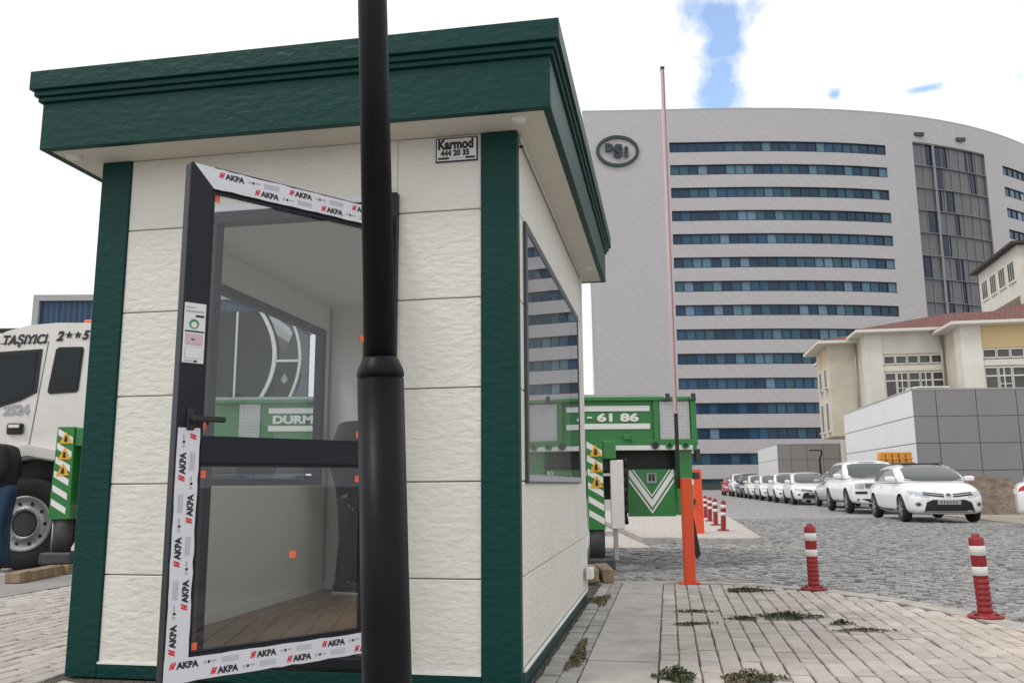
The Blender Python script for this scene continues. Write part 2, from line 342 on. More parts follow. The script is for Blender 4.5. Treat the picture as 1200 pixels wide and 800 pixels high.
# right plaza pavers, laid in cabin direction
kp = [(x, y) for x, y in KERB] + [(-14, -14)]
def off_in(x, y, d=.13):
    for k in range(8):
        a = k*math.pi/4
        if not inside(x+d*math.cos(a), y+d*math.sin(a), kp): return False
    return True
cells = []; pw_, pl_ = .108, .150
for i in range(0, 36):
    for j in range(-62, 36):
        u0 = .622+i*pw_; sh = .5*pl_ if (i >= 11 and i % 2) else 0; v0 = j*pl_+sh+.004*math.sin(i*1.7)
        if u0+pw_*.5 > 3.9: continue
        u1, v1 = u0+pw_-.008, v0+pl_-.016
        c = cw((u0+u1)/2, (v0+v1)/2)
        if not off_in(c.x, c.y, .20): continue
        jx, jy = rng.normal(0, .0018, 2)
        q = [tuple(cw(a+jx, d+jy).xy) for a, d in ((u0, v0), (u1, v0), (u1, v1), (u0, v1))]
        warm = max(0, min(1, (u0-1.2)/1.8)); g_ = .45+rng.normal(0, .03)+.05*warm
        cells.append((q, rng.normal(0, .0016), (g_*(1.05+.05*warm), g_*(.95+.0*warm), g_*(.87-.035*warm))))
blocks('brick_pavement', cells, M_['paver'])
# narrow strip of small bricks between cabin and slabs, and paving all round the cabin's left
cells = []
for i in range(0, 2):
    for j in range(-30, 46):
        u0 = .030+i*.102; v0 = j*.105+.02*(i % 2)
        u1, v1 = u0+.095, v0+.097
        c = cw((u0+u1)/2, (v0+v1)/2)
        if not off_in(c.x, c.y, .12): continue
        q = [tuple(cw(a+rng.normal(0, .002), d+rng.normal(0, .002)).xy) for a, d in ((u0, v0), (u1, v0), (u1, v1), (u0, v1))]
        g_ = .36+rng.normal(0, .03); cells.append((q, rng.normal(-.002, .003), (g_, g_*.96, g_*.9)))
for i in range(-22, 46):
    for j in range(-34, 50):
        u0 = -2.42-i*.112; v0 = -4.4+j*.205+.05*(i % 2)*2
        wv = .02*math.sin(j*1.3+i*.9)
        u1, v1 = u0-.103, v0+.196
        c = cw((u0+u1)/2, (v0+v1)/2)
        if (u0 > -2.42 and v1 > -.01) or c.y < -.5: continue
        if u0 > .02: continue
        if not off_in(c.x, c.y, .13): continue
        if c.x < -4.44+(c.y-8.2)*.161: continue
        q = [tuple(cw(a, d+ww).xy) for a, d, ww in ((u0, v0, wv), (u1, v0, -wv), (u1, v1, -wv), (u0, v1, wv))]
        g_ = .45+rng.normal(0, .025); cells.append((q, rng.normal(0, .002), (g_*1.02, g_*.94, g_*.86)))
blocks('paved_apron', cells, M_['paver'])
# concrete slabs
cells = []
for j in range(-8, 7):
    v0 = j*.72+.05; v1 = v0+.713
    v1 = min(v1, 4.48)
    if v0 > 4.4: continue
    q = [tuple(cw(a, d).xy) for a, d in ((.238, v0), (.614, v0), (.614, v1), (.238, v1))]
    cells.append((q, .006+rng.normal(0, .002), (.36, .35, .33)))
V = []; Fc = []
for q, z, _ in cells:
    k = len(V); V += [(x, y, z-.04) for x, y in q] + [(x, y, z) for x, y in q]
    Fc += [(k+i, k+(i+1) % 4, k+4+(i+1) % 4, k+4+i) for i in range(4)] + [(k+4, k+5, k+6, k+7)]
from_arrays('concrete_path', V, Fc, M_['concrete'], None, 'structure')
# grey pavement on the far left under the outrigger
gp = mat('worn_asphalt_pavement', (.30, .285, .27), .9, bump=.04, bscale=50, var=.15, vscale=2)
b = MB(); b.prism([(-14, 3), (-4.95, 5.0), (-4.46, 8.2), (-4.25, 9.5), (-5, 9.64), (-14, 11.2)], -.02, .002, gp, 'z'); tag(b.build('side_pavement'), kind='structure')
# kerb: a run of stones along the edge
b = MB()
P = [Vector((x, y, 0)) for x, y in KERB]
for i in range(len(P)-1):
    a, c = P[i], P[i+1]; d = (c-a); nrm = Vector((-d.y, d.x, 0)).normalized()
    prev = (a-P[i-1]).normalized() if i else d.normalized(); nxt = (P[i+2]-c).normalized() if i+2 < len(P) else d.normalized()
    nin0 = Vector((prev.y+d.normalized().y, -(prev.x+d.normalized().x), 0)).normalized()*.19; nin1 = Vector((nxt.y+d.normalized().y, -(nxt.x+d.normalized().x), 0)).normalized()*.19
    steps = max(1, int(d.length/.5)); 
    for k in range(steps):
        t0, t1 = k/steps, (k+1)/steps-.004/d.length
        o0, o1 = a+d*t0, a+d*t1; i0 = o0+nin0.lerp(nin1, t0); i1 = o1+nin0.lerp(nin1, t1)
        b.prism([(o0.x, o0.y), (o1.x, o1.y), (i1.x, i1.y), (i0.x, i0.y)], -.12, .004+random.uniform(-.002, .002), M_['kerb'], 'z')
tag(b.build('kerb'), kind='structure')
# traffic island behind the truck, with its kerb
pav2 = joints('island_paving', (.47, .43, .39), (.28, .25, .22), .4, .2, .012, .85, .5, 'xy', R(-10))
b = MB(); b.prism(ISL, -.1, .045, M_['kerb'], 'z'); tag(b.build('island_kerb'), kind='structure')
cxI = sum(p[0] for p in ISL)/8; cyI = sum(p[1] for p in ISL)/8
b = MB(); b.prism([(cxI+(x-cxI)*.94, cyI+(y-cyI)*.985) for x, y in ISL], .03, .05, pav2, 'z'); tag(b.build('island_paving'), kind='structure')
b = MB(); b.prism([(-12, 13.6), (2.15, 13.6), (2.15, 30), (-12, 34)], -.12, -.03, pav2, 'z')
b.prism([(-8, 17.2), (1.85, 16.6), (1.95, 16.8), (2.0, 29), (-8, 31)], -.1, .06, M_['kerb'], 'z')
tag(b.build('far_pavement'), kind='structure')
# bare dirt verge on the right
b = MB(); b.prism([(13.3, 28.5), (12.4, 24.2), (11.9, 20.6), (11.3, 17.6), (10.4, 14), (60, 10), (60, 70), (24, 72)], -.2, ROAD+.012, M_['dirt'], 'z'); tag(b.build('dirt_ground'), kind='structure')

# ------------------------------------------------------------------ office tower block
def fy(x): return 129.3+(.0288*(36-x) if x < 36 else 6.72e-4*(x-36)**2.5)
clad = joints('tower_cladding', (.445, .425, .435), (.37, .35, .36), 1.7, 1.1, .03, .5, .5, 'xz', R(38), .018)
T = thing('office_building', 'huge pale grey office block with curved front and long window bands behind the car park', 'building', (60, 140, 0))
T.location = (60, 140, 0); TO = Vector((-60, -140, 0))
ZT = 60.1; RX0, RX1, SX0, SX1, QX0 = 25.4, 60.8, 65.8, 80.7, 85.0
def bandpiece(b, x0, x1, z0, z1, m, dep=1.2, lean=False):
    n_ = max(1, int((x1-x0)/1.5)); xs = [x0+(x1-x0)*k/n_ for k in range(n_+1)]
    def px(x, z): return x+(2.2*(1-z/ZT) if lean and x == xs[0] else 0)
    v = []
    for x in xs:
        row = []
        for z in (z0, z1):
            X = px(x, z); row += [b.bm.verts.new(Vector((X, fy(x), z))+TO), b.bm.verts.new(Vector((X, fy(x)+dep, z))+TO)]
        v.append(row)
    i = b.mi(m)
    def fc(*q):
        f = b.bm.faces.new(q); f.material_index = i
    for k in range(n_):
        A, B = v[k], v[k+1]
        fc(A[0], B[0], B[2], A[2]); fc(A[2], B[2], B[3], A[3]); fc(A[1], B[1], B[0], A[0]); fc(A[1], A[3], B[3], B[1])
    fc(v[0][0], v[0][2], v[0][3], v[0][1]); fc(v[-1][0], v[-1][1], v[-1][3], v[-1][2])
XE = 118
b = MB()
rows = [(54.77-3.8*k, 54.77-3.8*k-1.72) for k in range(15)]
prev = ZT
bandpiece(b, 11.7, SX0, 55.5, ZT, clad, 1.2, True); bandpiece(b, SX0, SX1, 55.9, ZT, clad); bandpiece(b, SX1, XE, 55.5, ZT, clad)
prev = 55.5
for (t, bo) in rows:
    for (x0, x1) in ((RX0, RX1), (QX0, XE)): bandpiece(b, x0, x1, t, prev, clad)
    prev = bo
for (x0, x1) in ((RX0, RX1), (QX0, XE)): bandpiece(b, x0, x1, -.3, prev, clad)
bandpiece(b, 11.7, RX0, -.3, 55.5, clad, 1.2, True); bandpiece(b, RX1, SX0, -.3, 55.5, clad); bandpiece(b, SX1, QX0, -.3, 55.5, clad)
# sides, back and roof
b.bm.verts.ensure_lookup_table()
q = [Vector((13.9, fy(11.7)+1, -.3)), Vector((16, 168, -.3)), Vector((16, 168, ZT)), Vector((11.7, fy(11.7)+1, ZT))]
b.face([v+TO for v in q], clad)
b.face([Vector(v)+TO for v in ((16, 168, -.3), (XE, 200, -.3), (XE, 200, ZT), (16, 168, ZT))], clad)
b.face([Vector(v)+TO for v in ((XE, fy(XE), -.3), (XE, 200, -.3), (XE, 200, ZT), (XE, fy(XE), ZT))], clad)
xs = [11.7+(XE-11.7)*k/60 for k in range(61)]
b.face([Vector((x, fy(x)+.5, ZT-.02))+TO for x in xs]+[Vector((XE, 200, ZT-.02))+TO, Vector((16, 168, ZT-.02))+TO], M_['grey'])
b.build('wall', T)
b = MB()
bandpiece(b, 11.6, XE, ZT, ZT+.35, M_['grey'], .6); b.build('parapet_cap', T)
wg = [mat('tower_glass_'+s, c, r_, spec=.35) for s, c, r_ in (('deep', (.012, .045, .090), .08), ('blue', (.020, .085, .165), .10), ('teal', (.035, .105, .145), .12), ('blind', (.10, .20, .27), .3))]
skyp = mat('tilted_pane', (.12, .20, .30), .2, 0, spec=.5)
mull = mat('dark_window_frame', (.02, .03, .04), .4)
for ri, (t, bo) in enumerate(rows):
    for (x0, x1) in ((RX0, RX1), (QX0, XE)):
        if x0 == QX0 and ri > 8: continue
        b = MB(); n_ = int((x1-x0)/1.42); 
        for k in range(n_):
            xa, xb = x0+(x1-x0)*k/n_, x0+(x1-x0)*(k+1)/n_
            r_ = random.random(); g_ = wg[0] if r_ < .42 else wg[1] if r_ < .68 else wg[2] if r_ < .9 else wg[3]
            dy = .28; tilt = 0
            if random.random() < .05: g_ = skyp; tilt = .1
            b.face([Vector(v)+TO for v in ((xa, fy(xa)+dy-tilt, bo), (xb, fy(xb)+dy-tilt, bo), (xb, fy(xb)+dy, t), (xa, fy(xa)+dy, t))], g_)
            b.box(xa-.05, xa+.05, fy(xa)+.12, fy(xa)+.3, bo, t, mull, mtx=Matrix.Translation(TO))
        bandpiece(b, x0, x1, t-.12, t-.01, mull, .3); bandpiece(b, x0, x1, bo+.01, bo+.1, mull, .3)
        b.build('ribbon_window', T)
# metal screen between the window bands
scr = joints('metal_screen', (.155, .158, .165), (.085, .088, .093), .35, 3.8, .03, .5, 0, 'xz', 0, .06, .2)
def fpt(x, z, d): return Vector((x, fy(x)+d, z))+TO
b = MB()
def strip(bb_, x0, x1, z0, z1, d, m):
    n_ = max(1, int((x1-x0)/1.2))
    for k in range(n_):
        xa, xb = x0+(x1-x0)*k/n_, x0+(x1-x0)*(k+1)/n_
        bb_.face([fpt(xa, z0, d), fpt(xb, z0, d), fpt(xb, z1, d), fpt(xa, z1, d)], m)
strip(b, SX0, SX1, -.3, 55.9, .45, scr); b.build('metal_screen', T)
lg = mat('screen_rail', (.23, .235, .25), .5, .3)
b = MB()
for k in range(15):
    z = 55.8-3.8*k
    bandpiece(b, SX0+.05, SX1-.05, z-.09, z, lg, .35)
    for x in np.linspace(SX0+.1, SX1-.1, 9): b.box(x-.05, x+.05, fy(x)+.33, fy(x)+.44, z-3.7, z-.1, lg, mtx=Matrix.Translation(TO))
b.box(69.5, 69.9, fy(69.7)+.05, fy(69.7)+.4, 0, 55.7, lg, mtx=Matrix.Translation(TO)); b.build('screen_frame', T)
nav = mat('navy_glass', (.010, .020, .055), .12, spec=.4)
pat = {0: [(68.6, 69.4), (69.9, 72.4), (76.6, 78.0)], 1: [(70.1, 71.5), (77.2, 78.2)], 2: [(69.9, 70.7), (72.0, 73.2)], 3: [(68.0, 69.3), (73.3, 73.9)], 4: [(70.2, 71.7)], 5: [(66.4, 67.6), (72.6, 73.8)], 6: [(70, 70.5), (73.6, 74.0)], 7: [(70.2, 71.3), (73.2, 74.1)]}
for k, lst in pat.items():
    for (x0, x1) in lst:
        z1 = 55.8-3.8*k-.12; z0 = z1-3.55
        b = MB(); b.face([fpt(x0, z0, .40), fpt(x1, z0, .40), fpt(x1, z1, .40), fpt(x0, z1, .40)], nav); b.box(x0-.08, x0, fy(x0)+.3, fy(x0)+.42, z0, z1, mull, mtx=Matrix.Translation(TO)); b.box(x1, x1+.08, fy(x1)+.3, fy(x1)+.42, z0, z1, mull, mtx=Matrix.Translation(TO)); b.build('slot_window', T)
for (x, zz) in ((66.3, 57.4), (74.6, 57.6)):
    b = MB(); b.box(x, x+1.6, fy(x)-.12, fy(x)+.3, zz-.5, zz+.1, M_['dark'], mtx=Matrix.Translation(TO)); b.build('vent_grille', T)
# logo: oval ring with the letters
lgm = mat('logo_green', (.010, .035, .038), .4)
b = MB(); n_ = 48; c0 = Vector((17.1, fy(17.1)-.35, 53.4))+TO
for k in range(n_):
    a, c = 2*math.pi*k/n_, 2*math.pi*(k+1)/n_
    def e(t, s_, y=0): return c0+Vector((math.cos(t)*3.42*s_ if s_ == 1 else math.cos(t)*2.95, y, math.sin(t)*2.62*s_ if s_ == 1 else math.sin(t)*2.15))
    b.face([e(a, 1), e(c, 1), e(c, 0), e(a, 0)], lgm); b.face([e(a, 1, .35), e(c, 1, .35), e(c, 1), e(a, 1)], lgm); b.face([e(a, 0), e(c, 0), e(c, 0, .35), e(a, 0, .35)], lgm)
b.text('D', lgm, frame3((1, 0, 0), (0, 0, 1), c0+Vector((-1.95, 0, -.05))), 1.65, .12, .15); b.text('S', lgm, frame3((1, 0, 0), (0, 0, 1), c0+Vector((-.55, 0, -.98))), 2.75, .19, .15)
b.text('i', lgm, frame3((1, 0, 0), (0, 0, 1), c0+Vector((1.12, 0, -.9))), 2.3, .17, .15); b.build('logo', T)
b = MB(); bandpiece(b, 11, XE, -.3, .9, M_['dark'], .3); b.bm.transform(Matrix.Translation((0, -.5, 0))); b.build('plinth', T)

# ------------------------------------------------------------------ glass tower on the far left
bl = joints('blue_curtain_wall', (.008, .035, .085), (.03, .08, .14), .55, 60, .09, .5, 0, 'xz', 0, .25)
tw = thing('glass_tower', 'distant blue glass building with pale edge behind the white lorry cab', 'building', (-36, 80, 0))
b = MB(); b.box(-9.3, 12, .3, 20, -.3, 18.6, bl); b.build('curtain_wall', tw)
b = MB(); b.box(-9.9, -9.32, 0, 20, -.3, 18.6, M_['grey']); b.box(-9.9, 12.2, 0, 20, 18.62, 19.2, M_['grey']); b.build('edge_frame', tw)

# ------------------------------------------------------------------ panelled annexes
def annex(name, label, C0, CL, CR, z1, m_front, m_side, back):
    t = thing(name, label, 'building', (C0[0], C0[1], 0)); o = Vector((C0[0], C0[1], 0))
    A, Lf, Rg = Vector((0, 0, 0)), Vector((CL[0], CL[1], 0))-o, Vector((CR[0], CR[1], 0))-o
    z = Vector((0, 0, z1)); d = Vector((0, 0, -.3)); Bk = Lf+Rg
    b = MB(); b.face([A+d, Rg+d, Rg+z, A+z], m_front); b.build('front_wall', t)
    b = MB(); b.face([Lf+d, A+d, A+z, Lf+z], m_side); b.build('side_wall', t)
    b = MB(); b.face([A+z, Rg+z, Bk+z, Lf+z], M_['grey']); b.face([Rg+d, Bk+d, Bk+z, Rg+z], m_side); b.face([Bk+d, Lf+d, Lf+z, Bk+z], m_front); b.build('roof', t)
    # panel joints as fine dark channels, standing 3 mm off the faces
    fx = Rg.normalized(); ln = Rg.length; sx = Lf.normalized(); ls = Lf.length
    b = MB(); jm = mat('panel_joint', (.07, .07, .075), .7)
    nf = Vector((fx.y, -fx.x, 0))*.004; ns = Vector((-sx.y, sx.x, 0))*.004
    k = back[0]
    while k < ln:
        a = fx*k+nf; b.face([a, a+fx*.03, a+fx*.03+z, a+z], jm); k += back[1]
    zz = z1-back[2]
    while zz > 0:
        a = Vector((0, 0, zz)); b.face([a+nf, a+fx*ln+nf, a+fx*ln+nf+Vector((0, 0, .03)), a+nf+Vector((0, 0, .03))], jm)
        b.face([a+sx*ls+ns, a+ns, a+ns+Vector((0, 0, .03)), a+sx*ls+ns+Vector((0, 0, .03))], jm); zz -= back[2]
    b.build('panel_joints', t)
    b = MB()
    for P0, P1 in ((A+z, Rg+z), (Lf+z, A+z)):
        dd = (P1-P0); nn = Vector((dd.y, -dd.x, 0)).normalized()
        b.face([P0+nn*.02, P1+nn*.02, P1+nn*.02+Vector((0, 0, .06)), P0+nn*.02+Vector((0, 0, .06))], M_['grey']); b.face([P0+nn*.02+Vector((0, 0, .06)), P1+nn*.02+Vector((0, 0, .06)), P1-nn*.2+Vector((0, 0, .06)), P0-nn*.2+Vector((0, 0, .06))], M_['grey'])
    b.build('roof_edge', t)
    return t
pf = mat('grey_composite_panel', (.235, .228, .235), .35, .25, var=.04, vscale=.6)
ps = mat('pale_composite_panel', (.72, .71, .72), .35, .1, var=.06, vscale=.9)
pt2 = mat('taupe_composite_panel', (.31, .295, .28), .45, .1, var=.04)
annex('panel_annex', 'grey metal panelled annex behind the white people carrier and earth heap', (15.03, 32), (16.95, 43.7), (32, 31.2), 4.35, pf, ps, (.85, 1.47, 1.0))
annex('panel_annex', 'small taupe panelled annex beyond the parked cars with lamp in front', (20.3, 66), (21.8, 76.5), (26.2, 65.4), 3.82, pt2, ps, (1.0, 1.2, 1.15))
t = thing('roof_vent', 'black vent box with thin white lid on the grey annex roof', 'vent', (15.9, 33.3, 4.35), -.05)
b = MB(); b.box(0, 1.0, 0, .8, 0, .22, M_['black']); b.build('vent_box', t); b = MB(); b.box(-.12, 1.15, -.1, .95, .22, .27, M_['white']); b.build('lid', t)

# ------------------------------------------------------------------ old cream building with red tiles
cs = mat('old_stucco', (.60, .54, .45), .85, var=.07, vscale=.8, dirt=((.40, .35, .28), .4, .5))
csw = mat('pale_stucco', (.68, .65, .58), .85, var=.06, vscale=.8, dirt=((.42, .38, .32), .35, .6))
ys = mat('ochre_stucco', (.64, .48, .26), .85, var=.07, vscale=.8)
tile = joints('red_roof_tiles', (.17, .055, .042), (.10, .035, .028), .24, .3, .04, .8, .5, 'xy', 0, .35)
ow = mat('old_window_glass', (.07, .075, .07), .15, var=.3, vscale=1.2); wf = mat('cream_window_frame', (.66, .63, .56), .6)
OB = thing('old_building', 'cream two-storey old building with red tiled hip roof above the grey annex', 'building', (19.6, 47.5, 0), -YAW)
def hip(b, u0, u1, v0, v1, z, rise, m):
    d = min((v1-v0), (u1-u0))/2; vm = (v0+v1)/2
    if (u1-u0) > (v1-v0): a, c = (u0+d, vm, z+rise), (u1-d, vm, z+rise)
    else: a, c = ((u0+u1)/2, v0+d, z+rise), ((u0+u1)/2, v1-d, z+rise)
    p = [(u0, v0, z), (u1, v0, z), (u1, v1, z), (u0, v1, z)]
    if (u1-u0) > (v1-v0): fs = [[p[0], p[1], c, a], [p[1], p[2], c], [p[2], p[3], a, c], [p[3], p[0], a]]
    else: fs = [[p[0], p[1], a], [p[1], p[2], c, a], [p[2], p[3], c], [p[3], p[0], a, c]]
    for f in fs: b.face(f, m)
b = MB()
b.box(-1.3, .3, 2.3, 6.4, 3.6, 9.0, cs); b.box(.3, 4.45, .02, 9, -.2, 9.2, cs); b.box(4.4, 24, -2.9, 9, -.2, 8.95, cs); b.box(-.32, -.1, 2.5, 2.75, -.2, 3.6, cs)
b.box(.27, 1.15, -.12, .9, 0, 9.2, csw, .01); b.box(4.32, 5.3, -3.1, -2.0, 0, 8.95, csw, .01)
b.build('wall', OB)
b = MB(); b.box(1.15, 4.32, -.03, .1, 8.0, 9.2, csw); b.box(5.3, 24, -2.95, -2.8, 7.75, 8.95, ys); b.box(-1.325, -1.25, 3.0, 3.7, 7.7, 8.99, ys); b.build('stucco_panel', OB); b = MB(); b.box(-1.325, -1.25, 4.7, 5.4, 7.7, 8.99, ys)
b.build('stucco_panel', OB)
for (u0, u1, v, dz) in ((1.15, 4.32, -.06, 0), (5.3, 24, -2.99, -.2)):
    b = MB(); b.box(u0, u1, v, v+.2, 7.02+dz, 7.32+dz, csw, .01); b.build('cornice_band', OB)
    u = u0; k = 0; pitch = .62 if u0 < 2 else .66
    while u+pitch <= u1+.01:
        for (z0, z1) in ((7.4+dz, 7.9+dz), (5.2+dz, 6.95+dz)):
            if z1 > 7.5 or True:
                f = MB(); f.box(u, u+.09, v, v+.12, z0, z1, wf); f.box(u+pitch-.02, u+pitch+.06, v, v+.12, z0, z1, wf)
                f.box(u+.09, u+pitch-.02, v+.005, v+.11, z1-.06, z1, wf); f.box(u+.09, u+pitch-.02, v+.005, v+.11, z0, z0+.06, wf)
                if z0 < 6:
                    f.box(u+.09, u+pitch-.02, v+.01, v+.1, 6.45+dz, 6.52+dz, wf)
                    if k % 2:
                        f.box(u+.29, u+.34, v+.012, v+.1, z0, z1, wf)
                        for zz in (5.65+dz, 6.05+dz): f.box(u+.09, u+pitch-.02, v+.014, v+.1, zz, zz+.04, wf)
                fo = f.build('window', OB)
                g_ = MB(); g_.box(u+.05, u+pitch, v+.07, v+.09, z0, z1, ow); g_.build('pane', fo)
        u += pitch; k += 1
        if u > 14: break
for v in (3.1, 4.8):
    for z0, z1 in ((6.6, 7.6), (4.0, 5.6)):
        f = MB(); f.box(-1.36, -1.28, v-.08, v+.58, z0-.08, z1+.08, wf); f.box(-1.55, -1.28, v-.12, v+.62, z0-.14, z0-.06, csw); fo = f.build('window', OB)
        g_ = MB(); g_.box(-1.38, -1.365, v, v+.5, z0, z1, ow); g_.build('pane', fo)
for (u0, u1, v0, v1, z, rise) in ((-1.95, 5, 1.7, 7.3, 9.05, .75), (-.30, 18, -.7, 13.7, 9.22, 2.05), (3.75, 30, -3.65, 14.0, 8.99, 2.85)):
    b = MB(); hip(b, u0, u1, v0, v1, z+.12, rise, tile); b.build('roof', OB)
    b = MB(); b.box(u0, u1, v0, v1, z-.06, z+.12, wf, .02); b.build('eave', OB)
b = MB(); b.cyl((.15, 2.1, 4), (.15, 2.1, 8.9), 0.06, M_['grey'], n=8); b.build('drainpipe', OB); b = MB(); b.cyl((4.2, -.2, 4), (4.2, -.2, 9.1), .06, M_['grey'], n=8); b.build('drainpipe', OB)
UB = thing('tall_wing', 'taller cream block with flat dark roof edge rising above the red tiles', 'building', (37.9, 62, 0), -R(12.5))
b = MB(); b.box(0, 16, 0, 9.3, 14.6, 18.4, csw); b.box(.9, 16, 1.2, 9.3, 0, 14.6, cs); b.box(0, .3, 0, .3, 9, 14.6, csw); b.build('wall', UB)
b = MB(); b.box(-.5, 16.3, -.5, 9.9, 18.42, 18.62, mat('dark_roof_edge', (.05, .035, .03), .7)); b.build('roof', UB)
for k, v in enumerate((.8, 2.9, 5.0, 7.1)):
    f = MB(); f.box(-.06, .05, v, v+1.4, 15.9, 17.5, wf); f.box(-.09, .05, v-.1, v+1.5, 15.8, 15.9, csw); fo = f.build('window', UB)
    g_ = MB()
    for a in (.1, .55, 1.0): g_.box(-.075, -.062, v+a, v+a+.32, 16.0, 17.4, ow)
    g_.build('pane', fo)
    f = MB(); f.box(.83, .95, v+.6, v+1.7, 11.5, 13.8, wf); fo = f.build('window', UB); g_ = MB(); g_.box(.81, .825, v+.7, v+1.6, 12, 13.6, ow); g_.build('pane', fo)

# ------------------------------------------------------------------ cabin
K = thing('guard_cabin', 'cream and dark green prefabricated guard cabin with its glazed door open', 'cabin', (CX, CY, 0), -YAW)
W, D, ZS = 2.37, 3.23, 2.75
JZ = [.066, .5045, .966, 1.427, 1.883, 2.346, ZS]
DU0, DU1, DZ1 = -1.745, -.64, 2.45
G = .0026
b = MB()
for k in range(6):
    z0, z1 = JZ[k]+G, JZ[k+1]-G
    b.box(-W+.18, DU0 if z0 < DZ1-.01 else DU1, .012, .06, z0, z1 if k < 5 else ZS, M_['cream'], .004) if k < 5 else None
    if k < 5: b.box(DU1, -.19, .012, .06, z0, z1, M_['cream'], .004)
b.box(-W+.18, DU0, .012, .06, JZ[5]+G, ZS, M_['cream'], .004); b.box(DU1, -.19, .012, .06, JZ[5]+G, ZS, M_['cream'], .004)
b.box(DU0+.001, DU1-.001, .0125, .06, DZ1+.003, ZS, M_['cream'], .002)
b.box(-W+.1, DU0, .05, .09, .05, ZS, M_['dark']) ; b.box(DU1, -.1, .05, .09, .05, ZS, M_['dark'])
b.box(-W+.06, DU0, .091, .10, .05, ZS, M_['inside']); b.box(DU1, -.06, .091, .10, .05, ZS, M_['inside']); b.box(DU0+.002, DU1-.002, .061, .10, DZ1, ZS, M_['inside'])
b.build('front_wall', K)
WV0, WV1, WZ0, WZ1 = .235, 2.93, .955, 2.335
def sidewall(u_out, sgn, name, cladm):
    WV1 = 2.93 if sgn > 0 else 3.08
    b = MB(); uo, ui = u_out, u_out-sgn*.075
    def seg(v0, v1, z0, z1):
        b.box(min(uo-sgn*.012, uo-sgn*.05), max(uo-sgn*.012, uo-sgn*.05), v0, v1, z0, z1, cladm, .004)
    for k in range(6):
        z0, z1 = JZ[k]+G, JZ[k+1]-(G if k < 5 else 0)
        if z1 <= WZ0+.02: segs = [(.07, 1.5, z0, z1), (1.508, D-.01, z0, z1)] if k == 1 else [(.07, D-.01, z0, z1)]
        elif z0 >= WZ1: segs = [(.07, D-.01, z0, z1)]
        elif z0 < WZ0: segs = [(.07, D-.01, z0, WZ0), (.07, WV0, WZ0, z1), (WV1, D-.01, WZ0, z1)]
        elif z1 > WZ1: segs = [(.07, D-.01, WZ1, z1), (.07, WV0, z0, WZ1), (WV1, D-.01, z0, WZ1)]
        else: segs = [(.07, WV0, z0, z1), (WV1, D-.01, z0, z1)]
        for s_ in segs: seg(*s_)
    for (v0, v1, z0, z1) in ((.1, D-.1, .05, WZ0), (.1, D-.1, WZ1, ZS), (.1, WV0, WZ0, WZ1), (WV1, D-.1, WZ0, WZ1)):
        b.box(min(uo-sgn*.051, ui), max(uo-sgn*.051, ui), v0, v1, z0, z1, M_['dark']); b.box(min(ui-sgn*.001, ui-sgn*.012), max(ui-sgn*.001, ui-sgn*.012), v0, v1, z0, z1, M_['inside'])
    return b.build(name, K)
sidewall(0, 1, 'side_wall', M_['cream']); sidewall(-W, -1, 'side_wall', M_['cream'])
b = MB(); b.box(-W+.05, -.05, D-.05, D-.005, .05, ZS, M_['cream']); b.box(-W+.1, -.1, D-.07, D-.051, .05, ZS, M_['inside']); b.build('back_wall', K)
wfm = mat('filmed_brightened_profile', (.055, .055, .068), .35)  # filmed anthracite, its colour lightened to stand in for bright reflection
for sgn, uo in ((1, 0), (-1, -W)):
    WV1 = 2.93 if sgn > 0 else 3.08; pm = wfm if sgn > 0 else M_['anth']
    b = MB(); fw = .05
    a, c = (uo-.07, uo+.006) if sgn > 0 else (uo-.006, uo+.07)
    for (v0, v1, z0, z1) in ((WV0, WV1, WZ0, WZ0+fw), (WV0, WV1, WZ1-fw, WZ1), (WV0, WV0+fw, WZ0+fw, WZ1-fw), (WV1-fw, WV1, WZ0+fw, WZ1-fw)): b.box(a, c, v0, v1, z0, z1, pm, .003)
    b.box(c-.001 if sgn > 0 else a-.004, c+.004 if sgn > 0 else a+.001, WV0+.02, WV1-.02, WZ0+.01, WZ0+.045, M_['grey'], .001)
    wn = b.build('window', K)
    g_ = MB(); ug = uo+sgn*.001; g_.face([(ug, WV0+.03, WZ0+.03), (ug, WV1-.03, WZ0+.03), (ug, WV1-.03, WZ1-.03), (ug, WV0+.03, WZ1-.03)], M_['glass']); g_.build('glass_pane', wn)
for (u0, u1, v0, v1) in ((-.19, 0, 0, .065), (-W, -W+.18, 0, .065)):
    b = MB(); b.box(u0, u1, v0, v1, 0, ZS-.001, M_['green'], .004); b.build('corner_post', K)
b = MB(); b.box(-W+.181, -.191, .002, .06, .0, .064, M_['green'], .002); b.box(-.06, .004, .066, D, 0, .075, M_['green'], .002); b.box(-W-.004, -W+.06, .066, D, 0, .075, M_['green'], .002); b.build('base_trim', K)
b = MB(); b.box(-.003, .012, .066, D, .076, .086, M_['white']); b.build('drip_edge', K); b = MB(); b.box(-W+.181, DU0, .0, .011, .066, .076, M_['white']); b.build('drip_edge', K); b = MB(); b.box(DU1, -.191, .0, .011, .066, .076, M_['white']); b.build('drip_edge', K)
b = MB(); b.box(-.02, .012, D-.012, D+.008, .08, ZS-.002, M_['white']); b.build('edge_trim', K)
of, os_ = .245, .208
def ring(b, o, z0, z1, m, bev=.003, th=.04):
    x0, x1, y0, y1 = -W-os_-o, os_+o, -of-o, D+of+o
    b.box(x0, x1, y0, y0+th, z0, z1, m, bev); b.box(x0, x1, y1-th, y1, z0, z1, m, bev); b.box(x0, x0+th, y0+th+.001, y1-th-.001, z0, z1, m, bev); b.box(x1-th, x1, y0+th+.001, y1-th-.001, z0, z1, m, bev)
